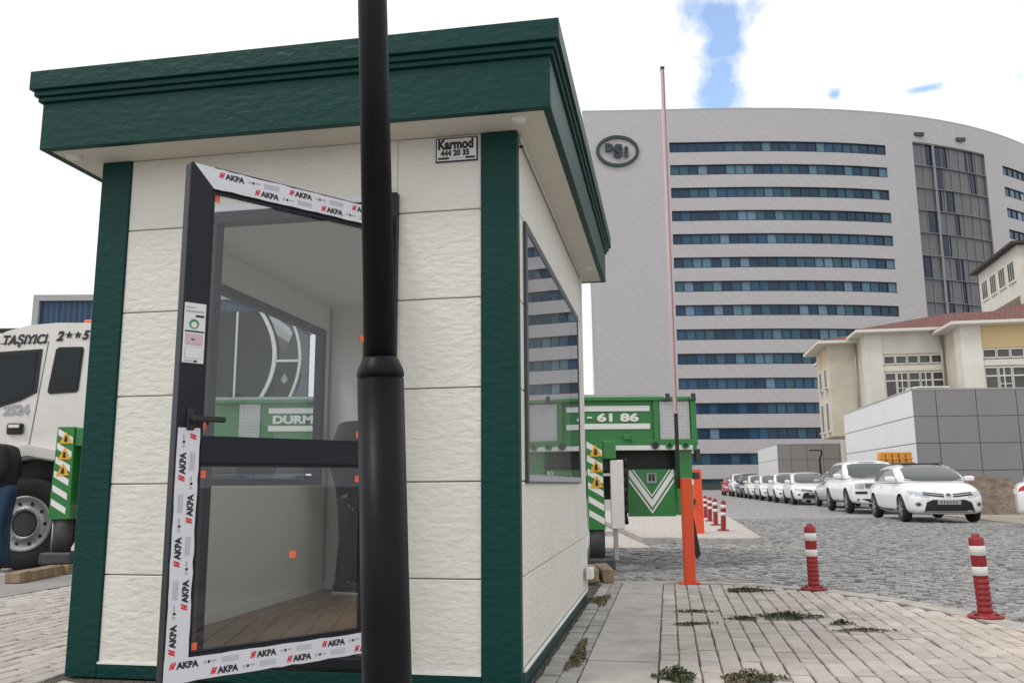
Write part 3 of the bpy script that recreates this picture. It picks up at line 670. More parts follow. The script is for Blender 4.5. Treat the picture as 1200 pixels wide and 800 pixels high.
b = MB(); ring(b, 0, 2.748, 3.012, M_['green']); ring(b, .018, 3.014, 3.040, M_['green']); ring(b, .034, 3.042, 3.072, M_['green']); ring(b, .052, 3.074, 3.180, M_['green'])
b.build('fascia', K)
b = MB(); b.box(-W-os_+.041, os_-.041, -of+.041, D+of-.041, 2.752, 2.772, M_['soffit']); b.build('soffit', K)
b = MB(); b.box(-W-os_, os_, -of, D+of, 3.10, 3.12, M_['grey']); b.build('roof_deck', K)
b = MB(); b.box(.0, .01, .07, D, 2.735, 2.75, M_['cream']); b.build('cornice_bead', K)
for (u, v) in ((-W-.09, -.12), (.03, -.12), (.1, 2.9)):
    b = MB(); b.lathe([(.001, -.012), (.034, -.012), (.042, 0), (.042, .004)], M_['paper'], 20, Matrix.Translation((u, v, 2.749))); b.build('soffit_light', K)
b = MB(); b.box(-W+.09, -.09, .1, D-.07, .03, .07, joints('laminate_floor', (.24, .155, .10), (.15, .095, .06), 1.2, .14, .006, .35, .4, 'yx', 0, .2)); b.build('floor', K)
b = MB(); b.box(-W+.08, -.08, .1, D-.06, 2.55, 2.57, M_['inside']); b.build('ceiling', K)
b = MB(); b.box(-W+.09, -W+.105, .11, D-.08, .07, .13, M_['white']); b.box(-W+.106, -.1, D-.085, D-.071, .07, .13, M_['white']); b.build('skirting', K)
# door frame
b = MB()
b.box(DU0+.005, DU0+.035, -.012, .03, .08, DZ1, M_['film'], .002); b.box(DU0+.036, DU0+.10, -.006, .07, .08, DZ1-.05, M_['anth'], .003)
b.box(DU1-.075, DU1+.012, -.03, .07, .08, DZ1, M_['anth'], .003); b.box(DU0+.036, DU1-.076, -.012, .03, DZ1-.036, DZ1, M_['film'], .002); b.box(DU0+.1, DU1-.076, -.006, .07, DZ1-.10, DZ1-.037, M_['anth'], .003)
b.box(DU0+.036, DU1-.076, -.006, .07, .08, .13, M_['anth'], .003); b.build('door_frame', K)
# door leaf
dr = MB(); DL = 1.03; Z0, Z1, fw, th = .18, 2.335, .105, .062
MR0, MR1 = 1.045, 1.148
dr.box(0, fw, 0, th, Z0, Z1, M_['anth'], .004); dr.box(DL-fw, DL, 0, th, Z0, Z1, M_['anth'], .004)
for (z0, z1) in ((Z0, Z0+fw), (Z1-fw, Z1), (MR0, MR1)): dr.box(fw, DL-fw, .001, th-.001, z0, z1, M_['anth'], .004)
door = dr.build('door', K); door.location = (-.70, -.035, 0); door.rotation_euler = (0, 0, math.atan2(-.82, -.618))
for (z0, z1) in ((Z0+fw, MR0), (MR1, Z1-fw)):
    b = MB(); b.face([(fw-.01, th*.5, z0-.01), (DL-fw+.01, th*.5, z0-.01), (DL-fw+.01, th*.5, z1+.01), (fw-.01, th*.5, z1+.01)], M_['doorglass']); b.build('glass_pane', door)
    b = MB(); bd = .012
    for (x0, x1, a, c) in ((fw, fw+bd, z0, z1), (DL-fw-bd, DL-fw, z0, z1), (fw+bd, DL-fw-bd, z0, z0+bd), (fw+bd, DL-fw-bd, z1-bd, z1)): b.box(x0, x1, th*.5+.002, th-.012, a, c, M_['anth'])
    b.build('glazing_bead', door)
# printed protective tape
tp = MB(); Y1 = th+.0008
def tape_run(origin, du, dv, length, half):
    """origin: lower corner; du = reading direction, dv = up the tape; half-width rows of print"""
    o, a, u = Vector(origin), Vector(du), Vector(dv); h = .1
    nn = 22; edge = [random.uniform(-.0025, .0025) for _ in range(nn+1)]; ed2 = [random.uniform(-.002, .002) for _ in range(nn+1)]
    for k in range(nn):
        t0, t1 = length*k/nn, length*(k+1)/nn
        tp.face([o+a*t0+u*(.004+edge[k]), o+a*t1+u*(.004+edge[k+1]), o+a*t1+u*(h-.004+ed2[k+1]), o+a*t0+u*(h-.004+ed2[k])], M_['film'])
    nrm = a.cross(u)*.0012
    for row in (0, 1):
        s_ = .02+(.17 if row == 0 else 0); yb = .018 if row == 0 else .058
        while s_ < length-.005:
            p = o+a*s_+u*yb+nrm
            def para(x, w_, m_, z0=0, z1=.026, sk=.010, lim=length):
                if s_+x+w_+sk > lim: return
                q = p+a*x; tp.face([q+u*z0, q+a*w_+u*z0, q+a*(w_+sk)+u*z1, q+a*sk+u*z1], m_)
            para(0, .008, M_['red']); para(.011, .008, M_['red']); 
            q = p+nrm*.3
            if s_+.03 < length: tp.face([q+a*.003+u*.018, q+a*.010+u*.020, q+a*.022+u*.006, q+a*.016+u*.004], M_['red'])
            if s_+.125 < length: tp.text('AKPA', M_['ink'], frame3(a, u, p+a*.032), .034, .0019, 0, 1.0)
            if s_+.205 < length:
                for x, w_, z0, z1, mm_ in ((.140, .004, .006, .018, M_['greyink']), (.147, .004, .006, .018, M_['greyink']), (.157, .010, .006, .017, M_['ink']), (.172, .022, .010, .016, M_['greyink'])): para(x, w_, mm_, z0, z1, 0)
            if s_+.30 < length:
                for zz in (.002, .008, .014, .020): para(.215, .075, M_['greyink'], zz, zz+.0022, 0)
            s_ += .34
X_, Z_ = Vector((1, 0, 0)), Vector((0, 0, 1))
tape_run((DL-.103, Y1, Z1-fw+.002), -X_, Z_, DL-.103, 1)
tp.face([(DL-.012, Y1+.0002, Z1-.004), (DL-.061, Y1+.0002, Z1-.004), (DL-.061, Y1+.0002, Z1-.055)], M_['film']); tp.face([(DL-.061, Y1+.0003, Z1-.004), (DL-.061, Y1+.0003, Z1-.055), (DL-.103, Y1+.0003, Z1-.099), (DL-.103, Y1+.0003, Z1-.004)], M_['film'])
tp.build('protective_tape', door); tp = MB()
tape_run((DL-.005, Y1, Z0+.002), -X_, Z_, DL-.01, 1)
tape_run((DL-.1035, Y1+.0004, Z0+.09), Z_, X_, 1.19-Z0-.09, 1)
tp.build('protective_tape', door)
b = MB(); yl = th+.001
b.face([(DL-.098, yl, 1.46), (DL-.006, yl, 1.46), (DL-.006, yl, 1.715), (DL-.098, yl, 1.715)], M_['paper'])
def lb(x0, x1, z0, z1, m_, k=1): b.face([(DL-x1, yl+.0006*k, z0), (DL-x0, yl+.0006*k, z0), (DL-x0, yl+.0006*k, z1), (DL-x1, yl+.0006*k, z1)], m_)
lb(.012, .055, 1.692, 1.697, M_['greyink']); lb(.012, .09, 1.675, 1.682, M_['greyink']); lb(.055, .092, 1.655, 1.665, M_['ink'])
ggr = mat('label_green', (.03, .25, .10), .5); pk = mat('label_pink', (.62, .45, .47), .6)
b.cyl((DL-.05, yl+.0005, 1.625), (DL-.05, yl+.0010, 1.625), .021, ggr, n=20); b.cyl((DL-.05, yl+.001, 1.622), (DL-.05, yl+.0016, 1.622), .013, M_['paper'], n=20)
lb(.012, .095, 1.590, 1.597, M_['ink']); lb(.016, .09, 1.536, 1.583, M_['greyink']); lb(.018, .088, 1.538, 1.581, pk, 2); lb(.04, .055, 1.556, 1.562, M_['ink'], 3)
lb(.016, .09, 1.478, 1.527, M_['greyink']); lb(.018, .088, 1.480, 1.525, M_['paper'], 2); lb(.012, .05, 1.466, 1.471, M_['greyink']); lb(.055, .07, 1.463, 1.472, M_['ink'])
b.build('product_label', door)
b = MB(); b.box(DL-.075, DL-.04, th, th+.010, 1.18, 1.275, M_['black'], .005); b.cyl((DL-.057, th+.01, 1.225), (DL-.057, th+.055, 1.225), .010, M_['black']); b.box(DL-.185, DL-.045, th+.045, th+.062, 1.213, 1.237, M_['black'], .006); b.build('door_handle', door)
for (x, z) in ((.90, 2.20), (.13, 1.66), (.91, 1.20), (.14, 1.19), (.90, 1.00), (.14, .98), (.47, .65), (.90, .31)):
    b = MB(); s_ = .016; b.face([(x-s_, th*.5+.003, z-s_), (x+s_, th*.5+.003, z-s_*.8), (x+s_*.9, th*.5+.003, z+s_), (x-s_, th*.5+.003, z+s_*1.1)], M_['orange_st']); b.build('spacer_sticker', door)
for z in (.4, 1.1, 2.1):
    b = MB(); b.cyl((-.012, .03, z-.05), (-.012, .03, z+.05), .012, M_['black']); b.build('hinge', door)
# maker's plate
b = MB(); b.box(-.432, -.208, .004, .0115, 2.605, 2.737, M_['ink'], .001); b.box(-.425, -.215, .002, .0035, 2.612, 2.730, M_['paper'])
fm = lambda u, z: frame3((1, 0, 0), (0, 0, 1), (u, .0012, z))
b.text('Karmod', M_['ink'], fm(-.420, 2.676), .072, .0036, .0004, .80); b.text('444 20 35', M_['ink'], fm(-.404, 2.638), .042, .0024, .0004, .90)
b.box(-.418, -.36, .0005, .0015, 2.618, 2.630, M_['ink']); b.box(-.272, -.222, .0005, .0015, 2.618, 2.630, M_['ink']); b.text('www.karmod.com', M_['greyink'], fm(-.356, 2.620), .0125, 0, .0003, .85)
b.build('sign_plate', K)
b = MB(); b.box(.013, .065, D-.14, D+.03, .18, .27, M_['white'], .006); b.build('junction_box', K)
b = MB(); b.lathe([(.001, 0), (.012, .0), (.012, .01)], M_['ink'], 10, Matrix.Translation((.012, .07, 2.68))); b.build('cable_plug', K)

# ------------------------------------------------------------------ lamp post in the foreground
LP = thing('lamp_post', 'black steel lamp post with thicker lower sleeve close in front of the cabin door', 'lamp post', (-.293, 2.2, 0))
LP.rotation_euler = (0, -.040, 0)
b = MB(); b.lathe([(.12, 0), (.12, .02), (.072, .025), (.070, .06), (.062, .09), (.0605, .6), (.0600, 1.222)], M_['lampblack'], 40); b.build('lower_sleeve', LP)
b = MB(); b.lathe([(.0575, 1.218), (.058, 1.227), (.0610, 1.229), (.0612, 1.238), (.058, 1.250), (.048, 1.272), (.0425, 1.279)], M_['lampblack'], 40); b.build('collar', LP)
b = MB(); b.lathe([(.0412, 1.27), (.0405, 2.4), (.039, 4.3), (.02, 4.32)], M_['lampblack'], 40); b.build('upper_pole', LP)
b = MB(); b.cyl((0, 0, 4.28), (-.7, 0, 4.42), .02, M_['lampblack']); b.box(-1.15, -.62, -.1, .1, 4.39, 4.46, M_['lampblack'], .02); b.build('lamp_head', LP)
t = thing('street_lamp', 'thin black street lamp with a bent arm in front of the small taupe annex', 'street lamp', (22.68, 63.5, ROAD))
b = MB(); b.cyl((0, 0, 0), (-.05, 0, 2.7), .07, M_['lampblack'], n=10); b.build('pole', t)
b = MB(); b.cyl((-.05, 0, 2.65), (.12, 0, 3.1), .055, M_['lampblack'], n=8); b.cyl((.12, 0, 3.1), (.1, 0, 3.3), .05, M_['lampblack'], n=8); b.box(-.75, .14, -.1, .1, 3.28, 3.36, M_['lampblack'], .02); b.build('lamp_arm', t)

# ------------------------------------------------------------------ barrier
t = thing('boom_barrier', 'orange barrier post with its tall white and red boom raised upright', 'barrier', (1.70, 8.5, 0))
b = MB(); b.box(-.05, .05, -.05, .05, .01, 1.0, M_['orange'], .006); b.build('post', t)
b = MB(); b.box(-.11, .09, -.08, .08, .0, .012, M_['orange'], .003)
for sx in (-.09, .07):
    b.cyl((sx, -.06, .01), (sx, -.06, .022), .01, M_['steel'], n=6)
b.build('base_plate', t)
b = MB(); b.box(-.078, -.042, .052, .085, .90, 1.66, M_['black'], .004); b.build('boom_sleeve', t)
pk2 = mat('boom_white', (.58, .44, .43), .4); rdk = mat('boom_red_strip', (.33, .12, .12), .4)
b = MB(); b.box(-.103, -.066, .045, .09, 1.64, 5.34, pk2, .003); b.box(-.080, -.070, .0425, .0445, 1.66, 5.33, rdk); b.box(-.105, -.064, .043, .092, 5.33, 5.36, M_['black']); b.bm.transform(Matrix.Translation((.02, 0, 0))); b.build('boom', t)
t = thing('barrier_cabinet', 'orange barrier cabinet standing on the island beside the row of bollards', 'barrier cabinet', (3.40, 15.95, .05), .1)
b = MB(); b.prism([(-.10, 0), (.07, 0), (.055, 1.15), (-.085, 1.15)], -.08, .08, M_['orange']); b.build('housing', t)
b = MB(); b.box(-.13, -.09, -.14, .1, .52, .62, M_['black'], .01); b.box(-.12, -.08, -.1, .1, .98, 1.1, M_['black'], .01); b.build('drive_shaft', t)

# ------------------------------------------------------------------ bollards
def bollard(label, x, y, z, lean, group):
    t = thing('bollard', label, 'bollard', (x, y, z), random.uniform(0, 6), group)
    b = MB(); b.lathe([(.118, 0), (.118, .012), (.10, .024), (.06, .034), (.052, .036)], M_['bred'], 28)
    for k in range(4):
        a = k*math.pi/2+.4; b.cyl((.088*math.cos(a), .088*math.sin(a), .02), (.088*math.cos(a), .088*math.sin(a), .033), .016, M_['black'], n=10)
    b.build('base', t)
    prof = [(.050, .034)]
    for k in range(6):
        z0 = .045+k*.038; prof += [(.0505, z0), (.0505, z0+.022), (.046, z0+.026), (.046, z0+.034)]
    prof += [(.050, .275), (.050, .497), (.050, .545), (.046, .552), (.028, .553), (.028, .57), (.02, .578)]
    b = MB(); b.lathe(prof, M_['bred'], 28); b.build('post', t)
    for z0, z1 in ((.289, .351), (.427, .495)):
        b = MB(); b.lathe([(.049, z0), (.0515, z0+.001), (.0515, z1-.001), (.049, z1)], M_['bwhite'], 28); b.build('reflective_band', t)
    t.rotation_euler = (0, 0, 0); t.rotation_euler = (lean[1], lean[0], 0)
    return t
B0 = bollard('red and white plastic bollard on the kerb, the nearer one at the right', 3.33, 6.26, .004, (-.035, .0), 'bollards on the pavement kerb')
B1 = copy_tree(B0); B1.location = (2.70, 7.93, .004); B1.rotation_euler = (.0, -.01, 0); B1['label'] = 'red and white kerb bollard standing between the orange post and the rightmost bollard'
lbs = ['nearest bollard of the row of five on the island', 'second bollard from the near end of the island row', 'middle bollard of the row of five on the island', 'fourth bollard from the near end of the island row', 'farthest bollard of the row of five on the island']
for (x, y), lb_ in zip([(4.02, 16.7), (4.38, 18.85), (4.72, 20.9), (5.13, 23.2), (5.5, 25.6)], lbs):
    c = copy_tree(B0); c.location = (x, y, .048); c.rotation_euler = (random.uniform(-.02, .02), random.uniform(-.05, 0), random.uniform(0, 6)); c['label'] = lb_; c['group'] = 'row of bollards on the island'

# ------------------------------------------------------------------ lorry with crane and outriggers
TR = thing('crane_lorry', 'white and green crane lorry parked behind the cabin with outriggers down', 'lorry', (-3, 11.5, ROAD))
TOf = Matrix.Translation((3, -11.5, -ROAD))
class TB(MB):
    def build(s, name, parent=None):
        if parent is None or parent is TR: s.bm.transform(TOf); return MB.build(s, name, TR)
        s.bm.transform(TOf); return MB.build(s, name, parent)
TX0, TX1, TYF, TYB = -4.85, 2.2, 10.3, 12.6
b = TB(); b.prism([(-5.16, .95), (-5.16, 2.95), (-5.3, 3.0), (-5.75, 3.005), (-6.1, 2.975), (-6.38, 2.90), (-6.6, 2.78), (-7.25, 1.95), (-7.42, 1.3), (-7.45, .5), (-6.72, .5), (-6.68, .8), (-6.5, 1.08), (-6.2, 1.27), (-5.92, 1.31), (-5.62, 1.26), (-5.38, 1.12), (-5.27, .95)], 10.60, 12.9, M_['twhite'])
cab = b.build('cab')
b = TB(); b.prism([(-6.72, .75), (-6.56, 1.05), (-6.25, 1.28), (-5.92, 1.34), (-5.58, 1.28), (-5.3, 1.1), (-5.25, 1.18), (-5.5, 1.38), (-5.92, 1.47), (-6.3, 1.40), (-6.66, 1.15), (-6.8, .8)], 10.48, 10.66, M_['twhite']); b.build('fender')
b = TB(); b.prism([(-6.62, .8), (-6.45, 1.07), (-6.2, 1.22), (-5.92, 1.28), (-5.6, 1.22), (-5.36, 1.05), (-5.3, .7), (-5.3, .5), (-6.6, .5)], 10.75, 11.2, M_['black']); b.build('wheel_well')
seam = mat('panel_seam', (.12, .12, .12), .6)
b = TB(); yy = 10.597
def ln(x0, z0, x1, z1, w_=.012, m_=seam):
    d = Vector((x1-x0, 0, z1-z0)).normalized(); n_ = Vector((-d.z, 0, d.x))*w_*.5; a, c = Vector((x0, yy, z0)), Vector((x1, yy, z1)); b.face([a-n_, c-n_, c+n_, a+n_], m_)
ln(-5.84, 2.76, -7.0, 2.72); ln(-5.84, 2.76, -5.98, 1.42); b.build('door_seam')
yy = 10.594
b = TB(); P_ = [(-5.905, 2.67), (-5.93, 2.12), (-6.12, 2.02), (-6.4, 1.93), (-6.9, 1.9), (-6.98, 2.05), (-6.66, 2.62)]
b.prism(P_, 10.590, 10.598, M_['black']); dw = b.build('door_window')
sw = lambda s_: [(cx_+(x-cx_)*s_, cz_+(z-cz_)*s_) for x, z in P_]
cx_, cz_ = -6.38, 2.3
b = TB(); b.prism([(x, z) for x, z in sw(.88)], 10.584, 10.589, M_['truckglass']); b.build('glass_pane', dw)
b = TB(); b.prism([(-5.735, 2.66), (-5.70, 2.69), (-5.41, 2.695), (-5.385, 2.67), (-5.415, 2.15), (-5.44, 2.12), (-5.77, 2.10), (-5.80, 2.13)], 10.590, 10.598, M_['black']); sw2 = b.build('side_window')
b = TB(); b.prism([(-5.715, 2.65), (-5.41, 2.66), (-5.44, 2.16), (-5.77, 2.14)], 10.584, 10.589, M_['truckglass']); b.build('glass_pane', sw2)
b = TB(); b.box(-6.26, -6.05, 10.56, 10.60, 1.60, 1.74, M_['black'], .02); b.box(-6.22, -6.08, 10.53, 10.56, 1.68, 1.72, M_['chrome'], .008); b.build('door_handle')
tf = lambda x, z, y=10.592: frame3((1, 0, 0.03), (-.03, 0, 1), (x, y, z))
b = TB(); b.text('TAŞIYICI', M_['ink'], tf(-6.43, 2.725), .165, .005, .001, .86, .3); b.build('lettering'); b = TB(); b.text('2', M_['ink'], tf(-5.745, 2.775), .165, .007, .001, 1, .3); b.text('5', M_['ink'], tf(-5.42, 2.79), .155, .007, .001, 1, .3)
for sx in (-5.585, -5.475):
    pts = []
    for k in range(10):
        r_ = .050 if k % 2 == 0 else .022; a = math.pi/2+k*math.pi/5; pts.append((sx+r_*math.cos(a), 2.845+r_*math.sin(a)))
    b.prism(pts, 10.590, 10.596, M_['ink'])
b.build('lettering'); b = TB(); b.text('2524', M_['greyink'], tf(-6.33, 1.845), .165, .008, .001, .98); b.build('lettering')
b = TB(); b.box(-5.50, -5.25, 10.75, 11.0, 3.01, 3.075, mat('amber_beacon', (.8, .12, .03), .3), .02); b.build('beacon')
b = TB(); b.box(-6.75, -6.3, 10.9, 12.6, 2.95, 3.0, M_['black'], .02); b.cyl((-6.5, 11, 2.9), (-6.5, 11, 2.97), .02, M_['black']); b.build('sun_visor')
def wheel(x, y, z, r_, w_, steel=True, parent=TR):
    t_ = MB(); mt = Matrix.Translation((x+3, y-11.5, z-ROAD)) @ Matrix.Rotation(math.pi/2, 4, 'X')
    t_.lathe([(r_*.6, -w_/2), (r_*.9, -w_/2), (r_*.985, -w_/2+.03), (r_, -w_/4), (r_, w_/4), (r_*.985, w_/2-.03), (r_*.9, w_/2), (r_*.62, w_/2), (r_*.58, w_/2-.02)], M_['rubber'], 40, mt)
    wo = t_.build('wheel', parent)
    q = MB(); q.lathe([(r_*.58, w_/2-.05), (r_*.60, w_/2+.005), (r_*.56, w_/2+.012), (r_*.52, w_/2-.015), (r_*.36, w_/2-.02), (r_*.34, w_/2+.005), (r_*.30, w_/2+.01), (r_*.27, w_/2-.03), (.03, w_/2-.05)], M_['rim'], 40, mt)
    for k in range(10):
        a = k*math.pi/5; q.cyl(mt @ Vector((r_*.44*math.cos(a), r_*.44*math.sin(a), w_/2-.02)), mt @ Vector((r_*.44*math.cos(a), r_*.44*math.sin(a), w_/2-.012)), .022, M_['black'], n=10)
        q.cyl(mt @ Vector((r_*.32*math.cos(a+.3), r_*.32*math.sin(a+.3), w_/2)), mt @ Vector((r_*.32*math.cos(a+.3), r_*.32*math.sin(a+.3), w_/2+.025)), .012, M_['steel'], n=6)
    q.cyl(mt @ Vector((0, 0, w_/2-.06)), mt @ Vector((0, 0, w_/2-.01)), r_*.25, M_['dark'], n=20); q.build('rim', wo)
for (x, y) in ((-5.93, 10.70), (-2.6, 10.8), (-1.3, 10.8)):
    wheel(x, y, ROAD+.56, .56, .30)
b = TB(); b.box(-7.2, 2.0, 11.2, 11.45, .75, 1.05, M_['dark']); b.box(-7.2, 2.0, 12.1, 12.3, .75, 1.05, M_['dark']); b.box(-4.8, 2.1, 10.6, 12.4, 1.12, 1.36, M_['black']); b.cyl((-4.3, 10.9, .8), (-3.4, 10.9, .8), .28, M_['grey']); b.build('chassis')
# body / deck box with silver ends and white stripes
b = TB(); b.box(TX0, TX1, TYF+.03, TYB, 1.43, 1.97, M_['tgreen'], .005); b.box(TX0, TX1+.02, TYF-.02, TYF+.05, 1.935, 1.985, M_['tgreen'], .008); b.box(TX0, TX1+.02, TYF-.035, TYF+.06, 1.40, 1.47, M_['tgreen'], .008)
b.box(1.70, 1.765, TYF-.01, TYF+.03, 1.47, 1.935, M_['tgreen'], .004); b.box(TX1-.055, TX1+.01, TYF-.03, TYF+.03, 1.40, 2.0, M_['tgreen'], .004); b.box(TX0, TX1-.4, TYF+.05, TYF+.12, 1.985, 2.02, M_['steel'])
b.build('load_bed')
b = TB()
for (z0, z1) in ((1.815, 1.88), (1.60, 1.665)): b.box(-2.95, 1.66, TYF+.018, TYF+.028, z0, z1, M_['white'])
b.build('white_stripes'); b = TB(); b.text('61 86', M_['white'], frame3((1, 0, 0), (0, 0, 1), (1.02, TYF+.012, 1.695)), .128, .006, .002, 1.72); b.box(.90, .96, TYF+.01, TYF+.02, 1.73, 1.75, M_['white']); b.build('lettering'); b = TB(); b.text('DURM', M_['white'], frame3((1, 0, 0), (0, 0, 1), (-2.90, TYF+.012, 1.695)), .13, .006, .002, 1.35); b.build('lettering')
dia = joints('chequer_plate', (.42, .41, .42), (.60, .60, .60), .06, .03, .005, .35, .5, 'xz', R(45), .05, .4)
for (x0, x1) in ((1.775, 2.135), (-3.30, -3.05)):
    b = TB(); b.box(x0, x1, TYF+.008, TYF+.028, 1.475, 1.93, dia); b.build('chequer_plate')
b = TB(); b.box(.5, 2.15, TYF-.045, TYF-.036, 1.345, 1.40, M_['white']); b.box(.5, 2.2, TYF-.036, TYF+.2, 1.34, 1.405, M_['tgreen'])
b.build('deck_edge')
for k, x in enumerate((1.70, 1.87, 2.06)):
    b = TB(); b.cyl((x, TYF-.075, 1.40), (x, TYF-.035, 1.40), .045, M_['dark'] if k == 0 else M_['tgreen'], n=14); b.cyl((x, TYF-.08, 1.40), (x, TYF-.07, 1.40), .025, M_['black'], n=12); b.build('lashing_ring')
for x in (1.86, 2.17):
    b = TB(); b.cyl((x, TYF-.06, 1.975), (x, TYF+.02, 1.975), .03, M_['steel'], n=10); b.box(x-.02, x+.035, TYF-.07, TYF-.03, 1.93, 2.02, M_['dark'], .008); b.build('latch')
b = TB(); b.box(1.33, 1.42, TYF-.07, TYF-.03, 1.46, 1.53, M_['tgreen'], .01); b.build('hinge_block')
b = TB(); b.box(1.95, 2.15, TYF+.02, TYF+.25, .58, 1.35, M_['tgreen'], .01); b.box(2.04, 2.155, TYF+.01, TYF+.02, .93, 1.0, M_['white']); b.build('rear_column')
b = TB(); b.prism([(2.06, .62), (2.14, .62), (2.215, .12), (2.17, .07), (2.11, .2)], TYF+.06, TYF+.09, M_['rubber']); b.build('mud_flap')
b = TB(); b.box(2.2, 2.27, 10.4, 10.46, 1.2, 1.36, M_['dark'], .01); b.build('rear_lamp'); b = TB(); b.box(2.16, 2.24, 10.35, 10.45, 1.0, 1.08, M_['dark'], .01); b.build('rear_lamp')
# chevron plate
b = TB(); b.box(1.375, 1.945, TYF+.06, TYF+.09, .565, 1.12, M_['tgreen'], .003); yc = TYF+.055
def vee(zu, zl):
    k_ = 1.40; top = 1.112; lim = .268
    for s_ in (-1, 1):
        xu, xl = min(lim, (top-zu)/k_), min(lim, (top-zl)/k_)
        a = [(0, zu), (xu, zu+k_*xu)]
        if xl >= lim-1e-6 and xu < lim: a.append((lim, top))
        a += [(xl, zl+k_*xl), (0, zl)]
        b.face([(1.66+s_*x, yc, z) for x, z in a], M_['white'])
vee(.815, .79); vee(.76, .665); vee(.63, .595)
cp = b.build('chevron_plate')
b = TB(); b.box(1.60, 1.72, TYF+.045, TYF+.052, .955, 1.075, M_['grey'], .003); b.box(1.625, 1.655, TYF+.040, TYF+.046, .98, 1.05, M_['black']); b.box(1.668, 1.698, TYF+.040, TYF+.046, .98, 1.05, M_['black']); b.box(1.615, 1.705, TYF+.040, TYF+.046, 1.055, 1.063, M_['black']); b.build('emblem', cp)
b = TB(); b.box(1.0, 1.95, TYF+.2, TYF+.5, 1.08, 1.36, M_['black']); b.box(1.36, 1.44, TYF+.15, TYF+.3, .6, 1.1, M_['black']); b.build('underframe')
# hanging hoses
b = TB(); 
for k in range(9):
    x = 1.30+.03*math.sin(k*2.1); pts = [(x+.02*math.sin(j*.9+k), TYF-.05+.02*k*.4, 1.25-j*.11) for j in range(8)]
    for p0, p1 in zip(pts, pts[1:]): b.cyl(p0, p1, .02, M_['black'], n=8)
b.build('hose_bundle')
# outriggers
def outrigger(x0, y, ztop, zbot, padz, right):
    wd = .21; b = TB(); sh = .03
    b.prism([(x0-sh*(0 if right else 1)*0, ztop), (x0+wd*.9, ztop), (x0+wd*.9+.02, zbot), (x0+.02 if right else x0-.03, zbot)], y, y+.22, M_['tgreen'])
    b.box(x0+wd*.9, x0+wd*.9+.16, y+.02, y+.6, ztop-.22, ztop-.01, M_['tgreen'], .01)
    o = b.build('outrigger')
    q = TB(); L_ = lambda z: x0+(.02 if right else -.03)*(ztop-z)/(ztop-zbot)
    n_ = 3
    H = ztop-zbot
    for k in range(6):
        zt = ztop-.02-k*.152*H
        if zt-.16*H < zbot: continue
        a, c = L_(zt)+.012, L_(zt)+wd*.88
        q.face([(a, y-.003, zt), (c, y-.003, zt-.10*H), (c, y-.003, zt-.17*H), (a, y-.003, zt-.07*H)], M_['white'])
    q.build('hazard_stripes', o)
    for k in range(3):
        zt = ztop-.10-k*.165*H*1.05; a = L_(zt)+.035; q = TB(); q.prism([(a, zt-.09), (a+.15, zt-.09), (a+.075, zt+.045)], y-.010, y-.005, M_['yellow']); q.prism([(a+.055, zt-.07), (a+.095, zt-.07), (a+.085, zt-.005), (a+.065, zt-.005)], y-.014, y-.011, M_['ink']); q.build('warning_sticker', o)
    q = TB(); xc = x0+wd*.55 if right else x0+wd*.45; q.cyl((xc, y+.11, padz+.12), (xc, y+.11, zbot+.05), .095, M_['dark'], n=24); q.cyl((xc-.09, y+.06, padz+.1), (xc-.09, y+.06, zbot), .012, M_['steel'], n=8); q.build('jack_leg', o)
    q = TB(); q.box(xc-.17, xc+.19, y-.06, y+.28, padz, padz+.13, M_['dark'], .02); q.build('foot_pad', o)
    q = TB(); q.box(x0+wd+.07, x0+wd+.22, y+.03, y+.1, zbot, ztop-.23, M_['twhite'], .01); q.build('side_guard', o)
    q = TB(); q.box(x0+wd+.10, x0+wd+.15, y+.1, y+.15, padz+.1, zbot, M_['steel'], .004); q.build('support_strut', o)
outrigger(-5.21, 9.8, 1.635, .60, .105, False); outrigger(.83, 9.8, 1.448, .445, .0, True)
b = TB(); b.box(-5.0, -4.9, 10.2, 12.6, 1.0, 1.4, M_['dark']); b.box(.95, 1.15, 9.9, 12.6, 1.1, 1.35, M_['dark']); b.build('outrigger_beam')
# crane cab on the deck, seen through the cabin's windows
b = TB(); pr = []
for k in range(9):
    a = -1+2*k/8; pr.append((-3.16+.20*(1-a*a), 2.55+a*.62))
b.prism([(-3.85, 1.98), (-3.85, 3.17)]+pr[::-1], 10.75, 11.9, M_['darkglass']); cc_ = b.build('crane_cab')
def arc(cx0, bul, w_, y, m_, z0=1.98, z1=3.16):
    q = []; r_ = []
    for k in range(13):
        a = -1+2*k/12; x = cx0+bul*(1-a*a); z = (z0+z1)/2+a*(z1-z0)/2; q.append((x, z)); r_.append((x+w_, z))
    b.prism(q+r_[::-1], y, y+.03, m_)
b = TB(); arc(-3.24, .20, .05, 10.70, M_['white']); arc(-2.86, .15, .03, 10.70, M_['white'], 1.98, 3.1); b.box(-3.52, -3.50, 10.70, 10.74, 1.98, 3.15, M_['white']); b.box(-3.0, -2.72, 10.70, 10.73, 2.50, 2.53, M_['white']); b.build('cab_frame', cc_)
b = TB(); b.prism([(-3.02, 2.0), (-2.84, 2.0), (-2.75, 2.3), (-2.72, 2.5), (-2.99, 2.5)], 10.72, 10.76, M_['darkglass']); b.prism([(-2.88, 2.22), (-2.835, 2.27), (-2.88, 2.36), (-2.925, 2.27)], 10.705, 10.715, M_['grey']); b.prism([(-2.72, 2.55), (-2.76, 2.98), (-2.92, 2.55)], 10.72, 10.76, M_['dark']); b.build('lower_door', cc_)
b = TB(); b.cyl((-4.2, 11.5, 1.9), (-4.2, 11.5, 2.6), .25, M_['tgreen']); b.box(-4.9, -.2, 12.0, 12.3, 1.98, 2.06, M_['tgreen'], .03); b.build('crane_boom')

